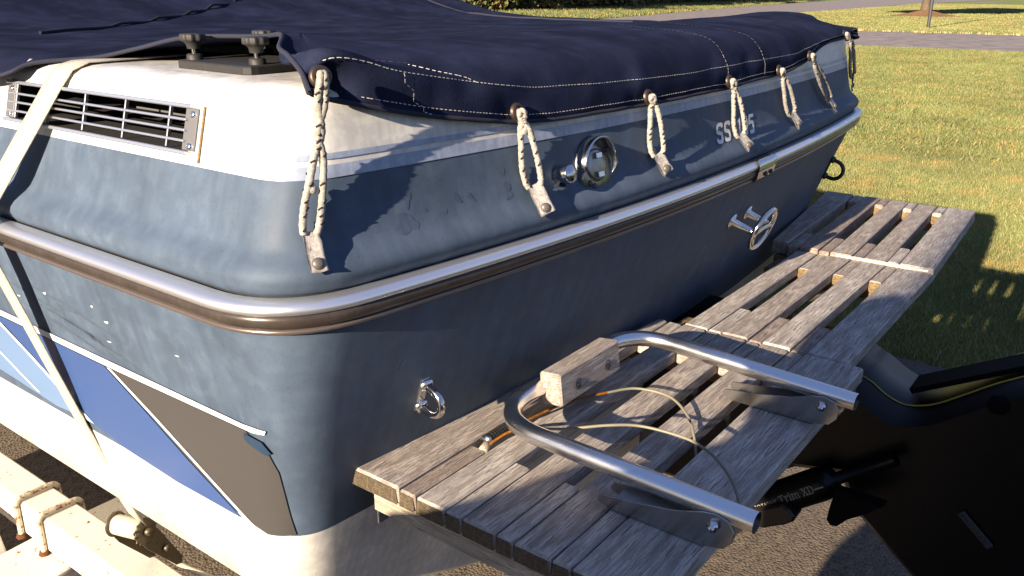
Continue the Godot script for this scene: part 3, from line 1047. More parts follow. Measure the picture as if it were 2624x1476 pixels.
func stern_drive(b: Node3D) -> void:
	var sd := empty_part("stern_drive", b)
	tag(sd, "black tilted stern drive below the platform")
	var leg := [[-0.80, -0.06], [-0.44, -0.075], [-0.37, -0.096], [-0.344, -0.107], [-0.321, -0.122], [-0.299, -0.132], [-0.277, -0.135], [-0.25, -0.128], [-0.223, -0.114], [-0.182, -0.083], [-0.135, -0.047], [-0.06, 0.0], [0.02, 0.03], [0.30, 0.02], [0.42, -0.30], [0.30, -0.72], [0.06, -0.70], [-0.10, -0.54], [-0.208, -0.448], [-0.258, -0.408], [-0.30, -0.372], [-0.335, -0.345], [-0.36, -0.28], [-0.45, -0.30], [-0.62, -0.42], [-0.80, -0.42]]
	var q := PackedVector2Array()
	var lp := []
	for p in leg: lp.append(Vector3(p[0], p[1], 0))
	for p in smooth_path(lp.slice(0, 13), 3): q.append(Vector2(p.x, p.y))
	for p in lp.slice(13): q.append(Vector2(p.x, p.y))
	var st := st_new()
	add_prism(st, q, P(1.53, 0, 0), Vector3(0, 0, 1), Vector3.UP, Vector3.RIGHT, 0.24, 0.012, true, true)
	obj("leg", st, M.drive_black, sd)
	st = st_new()
	add_tube(st, smooth_path([P(1.60, -0.088, -0.40), P(1.60, -0.094, -0.372), P(1.60, -0.105, -0.344), P(1.60, -0.120, -0.321), P(1.60, -0.130, -0.299), P(1.60, -0.133, -0.277), P(1.60, -0.126, -0.25), P(1.60, -0.112, -0.223), P(1.60, -0.081, -0.182), P(1.60, -0.045, -0.135), P(1.60, 0.002, -0.06)], 4), 0.0016, 6)
	obj("pinstripe", st, M.pinstripe, sd)
	st = st_new()
	add_prism(st, PackedVector2Array([Vector2(-0.28, -0.105), Vector2(0.10, 0.105), Vector2(0.10, 0.095), Vector2(-0.274, -0.114)]), P(1.61, 0, 0), Vector3(0, 0, 1), Vector3.UP, Vector3.RIGHT, 0.08, 0.002)
	obj("cavitation_plate", st, M.drive_matte, sd)
	# trim cylinder with its print
	st = st_new()
	var c0 := P(1.50, -0.445, -0.575)
	var c1 := P(1.50, -0.268, -0.352)
	var d := (c1 - c0).normalized()
	add_lathe(st, [[0.0, -0.02], [0.026, -0.02], [0.031, -0.012], [0.033, 0.0], [0.033, 0.24], [0.031, 0.262], [0.022, 0.272], [0.012, 0.275], [0.012, 0.40]], c0, d, 24)
	obj("trim_cylinder", st, M.drive_black, sd)
	var n := (Vector3(-0.80, 0.45, 0.40) - d * d.dot(Vector3(-0.80, 0.45, 0.40))).normalized()
	var tm := TextMesh.new()
	tm.text = "Power Trim XD"
	var f := SystemFont.new()
	f.font_names = PackedStringArray(["Droid Serif"])
	tm.font = f
	tm.font_size = 32
	tm.pixel_size = 0.00062
	tm.depth = 0.0006
	var mi := MeshInstance3D.new()
	mi.name = "cylinder_print"
	mi.mesh = tm
	mi.material_override = M.print_grey
	sd.add_child(mi, true)
	mi.transform = Transform3D(Basis(d, n.cross(d), n), c0 + d * 0.170 + n * 0.0335 - b.position)
	st = st_new()
	for s in [[0.035, 0.098], [0.243, 0.262]]:
		add_box(st, c0 + d * (s[0] + s[1]) / 2 + n * 0.0335 - n.cross(d) * 0.001, Vector3(s[1] - s[0], 0.0028, 0.001), Basis(d, n.cross(d), n))
	obj("cylinder_stripe", st, M.print_grey, sd)
	st = st_new()
	add_tube(st, line(P(1.555, -0.265, -0.372), P(1.555, -0.105, -0.185)), 0.0115, 14)
	obj("trim_rod", st, M.drive_black, sd)
	st = st_new()
	add_tube(st, line(P(1.555, -0.106, -0.186), P(1.555, -0.068, -0.138)), 0.0065, 12)
	obj("trim_rod", st, M.steel, sd)
	st = st_new()
	add_lathe(st, [[0.0, -0.01], [0.014, -0.01], [0.017, -0.005], [0.017, 0.012], [0.012, 0.018], [0.0, 0.018]], P(1.54, -0.058, -0.125), Vector3(-1, 0, 0), 18)
	obj("rod_end", st, M.drive_matte, sd)
	# rounded fin below the cylinder, propeller blade, anode
	st = st_new()
	var fin := PackedVector2Array([Vector2(-0.56, -0.40), Vector2(-0.50, -0.376), Vector2(-0.44, -0.338), Vector2(-0.425, -0.342), Vector2(-0.412, -0.354), Vector2(-0.414, -0.366), Vector2(-0.43, -0.380), Vector2(-0.47, -0.404), Vector2(-0.51, -0.418), Vector2(-0.58, -0.44)])
	add_prism(st, fin, P(1.45, 0, 0), Vector3(0, 0, 1), Vector3.UP, Vector3.RIGHT, 0.05, 0.004)
	obj("fin", st, M.drive_brown, sd)
	st = st_new()
	var pb := PackedVector2Array([Vector2(-0.346, -0.270), Vector2(-0.352, -0.31), Vector2(-0.354, -0.336), Vector2(-0.347, -0.345), Vector2(-0.335, -0.344), Vector2(-0.318, -0.322), Vector2(-0.29, -0.300), Vector2(-0.26, -0.27)])
	add_prism(st, pb, P(1.45, 0, 0), Vector3(0, 0, 1), Vector3.UP, Vector3.RIGHT, 0.03, 0.003)
	obj("lower_lug", st, M.drive_matte, sd)
	st = st_new()
	var a0 := P(1.525, -0.275, -0.148)
	var a1 := P(1.525, -0.325, -0.092)
	var ad := (a1 - a0).normalized()
	add_box(st, (a0 + a1) / 2, Vector3(a0.distance_to(a1), 0.014, 0.006), Basis(ad, Vector3.RIGHT.cross(ad), Vector3.RIGHT), 0.002)
	var an := obj("anode", st, M.zinc, sd)
	for i in 7:
		st = st_new()
		add_lathe(st, [[0.0022, 0.0], [0.0, 0.0012]], a0.lerp(a1, 0.08 + 0.12 * i) + Vector3(-0.003, 0, 0), Vector3(-1, 0, 0), 8)
		obj("hole", st, M.inner_black, an)
	st = st_new()
	add_lathe(st, [[0.008, 0.0], [0.008, 0.004], [0.0, 0.006]], P(1.53, -0.245, -0.31), Vector3(-1, 0, 0), 6)
	obj("bolt_head", st, M.print_grey, sd)

# ------------------------------------------------------------------ trailer
func trailer() -> void:
	var t := thing("boat_trailer", "white painted steel boat trailer with rust spots under the hull", "trailer", P(1.64, -PT, -2.6))
	for x in [0.683, 2.60]:
		var st := st_new()
		add_box(st, P(x, -0.512, -2.6), Vector3(0.078, 0.084, 3.4), Basis.IDENTITY, 0.006)
		obj("frame_beam", st, M.trailer_paint, t)
	for z in [-1.79, -3.9]:
		var st := st_new()
		add_box(st, P(1.64, -0.603, z), Vector3(1.84, 0.09, 0.09), Basis.IDENTITY, 0.006)
		obj("cross_beam", st, M.trailer_paint, t)
	var st2 := st_new()
	add_box(st2, P(0.600, -0.563, -1.735), Vector3(0.24, 0.012, 0.17), Basis.from_euler(Vector3(0, 0.10, 0)), 0.003)
	obj("clamp_plate", st2, M.trailer_paint, t)
	st2 = st_new()
	add_box(st2, P(0.565, -0.60, -1.70), Vector3(0.20, 0.06, 0.10), Basis.from_euler(Vector3(0, 0.10, 0)), 0.004)
	obj("axle_seat", st2, M.trailer_paint, t)
	for z in [-1.842, -1.738]:
		var u := empty_part("u_bolt", t)
		st2 = st_new()
		add_tube(st2, round_path([P(0.637, -0.56, z - 0.004), P(0.637, -0.460, z), P(0.729, -0.460, z), P(0.729, -0.56, z - 0.004)], 0.018, 6), 0.0062, 10)
		obj("rod", st2, M.rusty_paint, u)
		for x in [0.637, 0.729]:
			st2 = st_new()
			add_lathe(st2, [[0.012, 0.0], [0.012, 0.004], [0.010, 0.004], [0.010, 0.010], [0.006, 0.010]], P(x, -0.558, z - 0.004), Vector3.UP, 6)
			obj("nut", st2, M.rust, u)
	st2 = st_new()
	add_prism(st2, PackedVector2Array([Vector2(-2.2, -0.50), Vector2(-1.87, -0.515), Vector2(-1.835, -0.585), Vector2(-1.83, -0.70), Vector2(-2.2, -0.72)]), P(0.50, 0, 0), Vector3(0, 0, 1), Vector3.UP, Vector3.RIGHT, 0.10, 0.004)
	obj("fender_bracket", st2, M.trailer_paint, t)
	for x in [1.15, 2.13]:
		st2 = st_new()
		add_box(st2, P(x, -0.50, -2.7), Vector3(0.09, 0.05, 2.6), Basis.from_euler(Vector3(0, 0, 0.3 if x > 1.64 else -0.3)), 0.004)
		obj("bunk", st2, M.timber, t)
	for x in [0.33, 2.95]:
		var w := empty_part("wheel", t)
		st2 = st_new()
		add_lathe(st2, [[0.18, -0.09], [0.28, -0.085], [0.305, -0.06], [0.31, 0.0], [0.305, 0.06], [0.28, 0.085], [0.18, 0.09]], Vector3(x, 0.31, -2.75), Vector3.RIGHT, 32)
		obj("tyre", st2, M.tyre, w)
		st2 = st_new()
		add_lathe(st2, [[0.185, -0.085], [0.16, -0.05], [0.06, -0.04], [0.0, -0.07], [0.0, 0.07], [0.06, 0.04], [0.16, 0.05], [0.185, 0.085]], Vector3(x, 0.31, -2.75), Vector3.RIGHT, 24)
		obj("rim", st2, M.trailer_paint, w)
		st2 = st_new()
		add_box(st2, Vector3(x + (0.28 if x < 1.0 else -0.28), 0.33, -2.75), Vector3(0.5, 0.07, 0.07), Basis.IDENTITY, 0.004)
		obj("axle", st2, M.trailer_paint, w)
	st2 = st_new()
	add_tube(st2, PackedVector3Array([P(0.683, -0.512, -4.2), P(1.64, -0.512, -6.0), P(1.64, -0.512, -6.9)]), 0.045, 8)
	obj("tongue", st2, M.trailer_paint, t)
	st2 = st_new()
	add_tube(st2, PackedVector3Array([P(2.60, -0.512, -4.2), P(1.66, -0.512, -5.96)]), 0.045, 8)
	obj("tongue", st2, M.trailer_paint, t)
	st2 = st_new()
	add_tube(st2, line(P(1.64, -0.45, -6.6), Vector3(1.64, 0.02, -6.6)), 0.03, 10)
	obj("jack_post", st2, M.trailer_paint, t)
	# strap and ratchet
	var s := thing("tie_down_strap", "dirty cream tie-down strap over the gunwale with ratchet", "strap", P(0.64, -0.34, -1.33))
	var path := [P(0.80, 0.5035, -1.235), P(0.66, 0.5035, -1.222), P(0.618, 0.503, -1.220), P(0.599, 0.4965, -1.222), P(0.586, 0.482, -1.228), P(0.492, 0.288, -1.328), P(0.486, 0.268, -1.333), P(0.488, 0.248, -1.334), P(0.496, 0.228, -1.333), P(0.636, -0.270, -1.335), P(0.668, -0.333, -1.372)]
	var st3 := st_new()
	var ra := PackedVector3Array()
	var rb := PackedVector3Array()
	var rc := PackedVector3Array()
	var rd := PackedVector3Array()
	var sm := path
	for i in sm.size():
		var dd: Vector3 = ((sm[mini(i + 1, sm.size() - 1)] as Vector3) - (sm[maxi(i - 1, 0)] as Vector3)).normalized()
		var wdir := (Vector3(0, 0, 1) - dd * dd.z).normalized() * (0.024 if i < 7 else 0.0205)
		var nn := wdir.normalized().cross(dd) * 0.0009
		ra.append(sm[i] - wdir + nn); rb.append(sm[i] + wdir + nn); rc.append(sm[i] + wdir - nn); rd.append(sm[i] - wdir - nn)
	add_grid(st3, [ra, rb, rc, rd, ra])
	obj("webbing", st3, M.strap, s)
	var ax := Vector3(0.25, 0.06, 0.966).normalized()
	var rc0 := P(0.6605, -0.353, -1.389)
	st3 = st_new()
	add_lathe(st3, [[0.0, -0.034], [0.019, -0.034], [0.0195, 0.034], [0.0, 0.034]], rc0, ax, 24)
	obj("webbing_roll", st3, M.strap, s)
	for e in [-1.0, 1.0]:
		st3 = st_new()
		add_lathe(st3, [[0.0, -0.0012], [0.024, -0.0012], [0.0245, 0.0], [0.024, 0.0012], [0.0, 0.0012]], rc0 + ax * 0.0370 * e, ax, 24)
		var dk := obj("ratchet_disc", st3, M.ratchet_metal, s)
		for kk in (14 if e > 0 else 0):
			st3 = st_new()
			var uu := ax.cross(Vector3.UP).normalized()
			var vv := uu.cross(ax)
			var a := TAU * kk / 14.0
			add_box(st3, rc0 + ax * 0.0370 * e + (uu * cos(a) + vv * sin(a)) * 0.0245, Vector3(0.004, 0.004, 0.0022), Basis(uu, vv, ax).rotated(ax, a))
			obj("tooth", st3, M.ratchet_metal, dk)
	# frame plates reaching down and aft from the drum
	var fd := Vector3(0.48, -0.86, -0.18)
	var fs := ax
	fd = (fd - fs * fd.dot(fs)).normalized()
	var fu := fs.cross(fd).normalized()
	for e in [-1.0, 1.0]:
		st3 = st_new()
		add_prism(st3, PackedVector2Array([Vector2(-0.02, -0.018), Vector2(0.03, -0.022), Vector2(0.125, -0.010), Vector2(0.135, 0.0), Vector2(0.125, 0.010), Vector2(0.03, 0.018), Vector2(-0.02, 0.016)]), rc0 + fs * (0.0345 * e - 0.001), fd, fu, fs, 0.002, 0.0)
		obj("ratchet_plate", st3, M.ratchet_metal, s)
	st3 = st_new()
	add_box(st3, rc0 + fd * 0.075 + fu * 0.004, Vector3(0.07, 0.003, 0.062), Basis(fd, fu, fs), 0.0005)
	obj("ratchet_handle", st3, M.ratchet_metal, s)
	st3 = st_new()
	add_lathe(st3, [[0.0, 0.0], [0.0075, 0.0], [0.0075, 0.012], [0.0, 0.012]], rc0 + ax * 0.0375, ax, 14)
	obj("axle_pin", st3, M.ratchet_metal, s)
	st3 = st_new()
	add_lathe(st3, [[0.0, 0.0], [0.006, 0.0], [0.006, 0.010], [0.0, 0.010]], rc0 + fd * 0.068 + ax * 0.036, ax, 14)
	obj("axle_pin", st3, M.ratchet_metal, s)
	st3 = st_new()
	for e in [-1.0, 1.0]:
		pass
	add_tube(st3, smooth_path([rc0 + fd * 0.10, P(0.742, -0.478, -1.36), P(0.765, -0.495, -1.31), P(0.80, -0.53, -1.24), P(0.86, -0.58, -1.15)], 6), 0.006, 6)
	obj("lower_webbing", st3, M.strap, s)

# ------------------------------------------------------------------ cover and ropes
var CV := []     # rows of the cover's grid, hem first

func hmap(z: float) -> float:
	var k := [[-0.70, 0.520], [-0.80, 0.529], [-0.90, 0.530], [-1.02, 0.526], [-1.29, 0.5095], [-1.67, 0.508], [-2.0, 0.524], [-2.23, 0.564], [-2.5, 0.72], [-2.75, 0.90], [-3.1, 0.97], [-3.9, 0.80], [-4.8, 0.62], [-5.66, 0.50]]
	for i in k.size() - 1:
		if z >= k[i + 1][0]:
			var t: float = clampf((k[i][0] - z) / (k[i][0] - k[i + 1][0]), 0.0, 1.0)
			return cubic_interpolate(k[i][1], k[i + 1][1], k[maxi(i - 1, 0)][1], k[mini(i + 2, k.size() - 1)][1], t)
	return 0.5

func cover_and_ropes() -> void:
	var hem := [[0.632, 0.487], [0.670, 0.4775], [0.712, 0.468], [0.766, 0.457], [0.82, 0.448], [0.866, 0.441], [0.908, 0.435], [0.955, 0.432], [1.009, 0.430], [1.10, 0.4295], [1.18, 0.4285], [1.218, 0.427], [1.27, 0.4275], [1.38, 0.429], [1.47, 0.429], [1.531, 0.427], [1.57, 0.4295], [1.628, 0.432], [1.72, 0.4335], [1.79, 0.432], [1.865, 0.436], [1.94, 0.442], [2.02, 0.447], [2.107, 0.468], [2.22, 0.480], [2.36, 0.482], [2.48, 0.482], [2.56, 0.484]]
	var seam := [[0.55, 0.532], [0.60, 0.530], [0.665, 0.524], [0.719, 0.508], [0.858, 0.485], [0.949, 0.473], [1.113, 0.467], [1.354, 0.463], [1.62, 0.466], [1.93, 0.466], [2.16, 0.486], [2.6, 0.492]]
	var zv := [-0.865, -0.955, -1.09, -1.18, -1.24, -1.30, -1.42, -1.70, -2.05, -2.35, -2.65, -3.2, -4.1, -5.60]
	var edge := [P(0.589, 0.499, -0.706), P(0.593, 0.505, -0.713), P(0.609, 0.517, -0.740), P(0.630, 0.530, -0.785), P(0.650, 0.536, -0.825), P(0.688, 0.5475, -0.868), P(0.722, 0.5415, -0.955), P(0.705, 0.5365, -1.09), P(0.682, 0.519, -1.18), P(0.650, 0.5055, -1.24), P(0.590, 0.4985, -1.30), P(0.556, 0.478, -1.36), P(0.538, 0.452, -1.70), P(0.545, 0.45, -2.05), P(0.548, 0.45, -2.35), P(0.552, 0.45, -2.65), P(0.60, 0.45, -3.2), P(0.84, 0.46, -4.1), P(1.60, 0.47, -5.64)]
	# control columns
	var cols := [edge]
	var nz := FastNoiseLite.new()
	nz.seed = 4
	nz.frequency = 2.2
	nz.fractal_octaves = 3
	for h in hem:
		var x: float = h[0]
		var sy := 0.5
		for i in seam.size() - 1:
			if x >= seam[i][0] and x <= seam[i + 1][0]:
				sy = lerpf(seam[i][1], seam[i + 1][1], (x - seam[i][0]) / (seam[i + 1][0] - seam[i][0]))
		var fold := 0.0
		for gx in [0.909, 1.227, 1.530, 1.796, 2.02]:
			var dx: float = x - gx
			fold += exp(-dx * dx * 420.0) * 0.006
		var near := func(yy: float, out: float) -> Vector3: return TB(x, yy, out) if x < 1.0 else T(x, yy, out)
		var c := [near.call(h[1], 0.011 - fold), near.call(h[1] + 0.013, 0.0135 - fold * 0.8), near.call(0.46, 0.010 + 0.003 * sin(x * 37.0)) + Vector3(0, sy + 0.003 - 0.46, 0), near.call(0.46, -0.016) + Vector3(0, maxf(0.507, sy + 0.012) - 0.46, 0), near.call(0.44, -0.075) + Vector3(0, 0.521 + 0.002 * sin(x * 9.0) - 0.44, 0)]
		var flat := smoothstep(2.75, 2.45, x)
		c[4].y = lerpf(0.506 + PT, c[4].y, flat)
		for k in zv.size():
			var z: float = zv[k]
			var t := float(k) / (zv.size() - 1)
			var e: Vector3 = edge[k + 5]
			# spread the columns over the beam as the boat narrows
			var u: float = (x - 0.55) / (2.62 - 0.55)
			var xx := lerpf(e.x, 2.0 * MID - minf(e.x, 0.60), u)
			if k < 6: xx = lerpf(maxf(x, lerpf(e.x, x, 0.5)), xx, smoothstep(1.0, 6.0, k + 1.0))
			xx = maxf(xx, e.x + 0.012 + u * 0.3) if k < 6 else xx
			var y := hmap(z) + 0.0045 * nz.get_noise_2d(xx, z) + 0.012 * exp(-pow((xx - 2.45) / 0.22, 2.0) - pow((z + 0.95) / 0.16, 2.0))
			var w := smoothstep(0.0, 0.16 if k < 6 else 0.09, xx - e.x)
			y = lerpf(e.y - PT + 0.002, y, w)
			if k >= 6:
				var ws := smoothstep(1.0, 0.93, u)
				y = lerpf(minf(y, 0.49), y, ws)
			else:
				y = lerpf(y - 0.02, y, smoothstep(2.72, 2.5, xx))
			c.append(P(xx, y, z))
		cols.append(c)
	# closing columns down the starboard side
	for s in [[2.64, 0.475, -0.745], [2.70, 0.462, -0.80]]:
		var c := []
		for k in edge.size():
			var e: Vector3 = edge[k]
			var x: float = minf(s[0], 2.0 * MID - minf(e.x, 0.56) + 0.012 * (s[0] - 2.64) / 0.06)
			if k >= 12: x = 2.0 * MID - e.x + (s[0] - 2.70) * 0.4
			c.append(P(x, minf(s[1] + 0.012 * minf(k, 3), 0.5) - (0.02 if k > 11 else 0.0), minf(s[2], e.z - 0.02) if k > 3 else s[2] - 0.004 * k))
		cols.append(c)
	# smooth in both directions
	var fine := []
	for c in cols: fine.append(smooth_path(c, 5))
	var rows := []
	for v in fine[0].size():
		var ctrl := []
		for c in fine: ctrl.append(c[v])
		var row := smooth_path(ctrl, 4)
		rows.append(row)
	var wr := FastNoiseLite.new()
	wr.seed = 12
	wr.frequency = 9.0
	wr.fractal_octaves = 2
	for v in rows.size():
		var row: PackedVector3Array = rows[v]
		for j in range(1, row.size()):
			var p := row[j]
			var amp := 0.0028 if v < 20 else 0.0022
			if v < 12: row[j].z += amp * wr.get_noise_2d(p.x * 1.6, p.y * 0.7)
			else: row[j].y += amp * wr.get_noise_2d(p.x * 0.5, p.z * 0.9)
		rows[v] = row
	CV = rows
	var cv := thing("boat_cover", "navy blue canvas cover stretched over the boat, pulled up at the port corner", "boat cover", P(1.64, 0.5, -2.6))
	var st := st_new()
	add_grid(st, rows)
	obj("canvas", st, M.canvas, cv)
	# hem: rolled edge along transom and port edge
	var hp := PackedVector3Array()
	for v in range(rows.size() - 1, 8, -1): hp.append(rows[v][0])
	for j in rows[0].size(): hp.append(rows[0][j])
	st = st_new()
	add_tube(st, hp, 0.0030, 8)
	obj("hem", st, M.canvas_hem, cv)
	# stitches
	st = st_new()
	var lines := [rows[10], rows[4]]
	var seams := PackedVector3Array()
	for v in range(10, 22): seams.append(rows[v][4])
	for ln in lines: dashes(st, ln.slice(2), 0.0065)
	for jj in [64, 76]:
		var a := PackedVector3Array()
		for v in range(3, 34): a.append(rows[v][jj])
		dashes(st, a, 0.008)
	var a2 := PackedVector3Array()
	for k in 14: a2.append(rows[10 + k][clampi(22 - k, 0, 200)] if k < 9 else rows[10 + k][14])
	dashes(st, a2.slice(0, 9), 0.008)
	var a3 := PackedVector3Array()
	for v in range(1, 11): a3.append(rows[v][13 + (10 - v) / 3])
	dashes(st, a3, 0.008)
	tag(obj("stitching", st, M.thread, cv), "", "", "", "stuff")
	# dark seam across the cover where it climbs to the windscreen, and one along the far side
	st = st_new()
	var sp := PackedVector3Array()
	for k in 26: sp.append(cover_at(lerpf(0.86, 1.72, k / 25.0), lerpf(-1.84, -2.27, k / 25.0)) + Vector3(0, 0.0035, 0))
	add_tube(st, sp, 0.0035, 6)
	obj("dark_seam", st, M.thread_dark, cv)
	st = st_new()
	sp = PackedVector3Array()
	for k in 20: sp.append(cover_at(2.40 + 0.01 * sin(k * 0.5), lerpf(-1.35, -2.4, k / 19.0)) + Vector3(0, 0.0015, 0))
	add_tube(st, sp, 0.004, 6)
	obj("far_seam", st, M.canvas_hem, cv)
	knobs()
	# the seven lacing cords
	var rp := [
		[[0.602, 0.515], [0.597, 0.433], [0.580, 0.350], [0.574, 0.312], "longest white lacing cord hanging from the cover at the port corner"],
		[[0.909, 0.449], [0.914, 0.429], [0.930, 0.348], [0.935, 0.312], "white lacing cord left of the chrome filler cap, frayed tag at its end"],
		[[1.227, 0.441], [1.234, 0.425], [1.249, 0.347], [1.260, 0.318], "white lacing cord just right of the chrome filler cap"],
		[[1.530, 0.442], [1.546, 0.416], [1.574, 0.339], [1.591, 0.314], "white lacing cord hanging across the boat's lettering"],
		[[1.796, 0.443], [1.815, 0.424], [1.881, 0.347], [1.902, 0.318], "white lacing cord first to the right of the lettering"],
		[[2.018, 0.460], [2.050, 0.437], [2.195, 0.346], [2.230, 0.322], "white lacing cord second from the far corner of the transom"],
		[[2.40, 0.492], [2.44, 0.470], [2.55, 0.375], [2.60, 0.336], "white lacing cord seen edge-on at the far corner of the transom"]]
	for i in rp.size(): cord(rp[i], i)

func cover_at(x: float, z: float) -> Vector3:
	var best := 1e9
	var hit := Vector3.ZERO
	for v in range(17, CV.size()):
		var row: PackedVector3Array = CV[v]
		if absf(row[20].z - z) > 0.2: continue
		for p in row:
			var d := Vector2(p.x - x, p.z - z).length_squared()
			if d < best:
				best = d
				hit = p
	# slide to the wanted place along the local plane
	return Vector3(x, hit.y, z)

func dashes(st: SurfaceTool, ln: PackedVector3Array, step: float) -> void:
	var acc := 0.0
	var on := true
	for i in ln.size() - 1:
		var a := ln[i]
		var b := ln[i + 1]
		var len := a.distance_to(b)
		if len < 0.0001: continue
		var d := (b - a) / len
		var s := 0.0
		while s < len:
			var e := minf(len, s + step * 0.55)
			var n := Vector3(-0.25, 0.35, 1).normalized()
			if absf(d.z) > 0.6: n = Vector3.UP
			var w := n.cross(d).normalized() * 0.0004
			var o := n * 0.0022
			quad(st, a + d * s - w + o, a + d * s + w + o, a + d * e + w + o, a + d * e - w + o)
			s += step

func knobs() -> void:
	var t := thing("hatch_plate", "black plastic plate with star knobs on the port deck corner", "deck fitting", P(0.73, 0.5, -0.95))
	var st := st_new()
	add_prism(st, PackedVector2Array([Vector2(0.656, -0.905), Vector2(0.662, -0.897), Vector2(0.672, -0.896), Vector2(0.83, -0.905), Vector2(0.838, -0.915), Vector2(0.832, -1.07), Vector2(0.822, -1.08), Vector2(0.672, -1.062), Vector2(0.665, -1.055)]), P(0, 0.4995, 0), Vector3.RIGHT, Vector3.BACK, Vector3.UP, 0.011, 0.0015)
	obj("plate", st, M.black_plastic, t)
	for q in [[0.684, -1.045], [0.688, -0.918], [0.806, -1.055]]:
		var k := empty_part("star_knob", t)
		st = st_new()
		add_lathe(st, [[0.011, 0.0], [0.0105, 0.006], [0.009, 0.0075], [0.0, 0.008]], P(q[0], 0.5105, q[1]), Vector3.UP, 16)
		obj("collar", st, M.black_plastic, k)
		st = st_new()
		add_lathe(st, [[0.0035, 0.0], [0.0035, 0.010]], P(q[0], 0.517, q[1]), Vector3.UP, 10)
		obj("stud", st, M.chrome, k)
		st = st_new()
		var rows := []
		for pr in [[0.55, 0.0], [0.62, 0.006], [0.80, 0.009], [0.97, 0.0105], [1.0, 0.012], [1.0, 0.0175], [0.94, 0.019], [0.0, 0.0195]]:
			var row := PackedVector3Array()
			for j in 49:
				var a := TAU * j / 48.0
				var r: float = 0.0155 * pr[0] * (1.0 + (0.09 * sin(a * 9.0) if pr[1] > 0.01 and pr[0] > 0.5 else 0.0))
				row.append(P(q[0] + cos(a) * r, 0.5245 + pr[1], q[1] + sin(a) * r))
			rows.append(row)
		add_grid(st, rows)
		obj("knob", st, M.black_plastic, k)

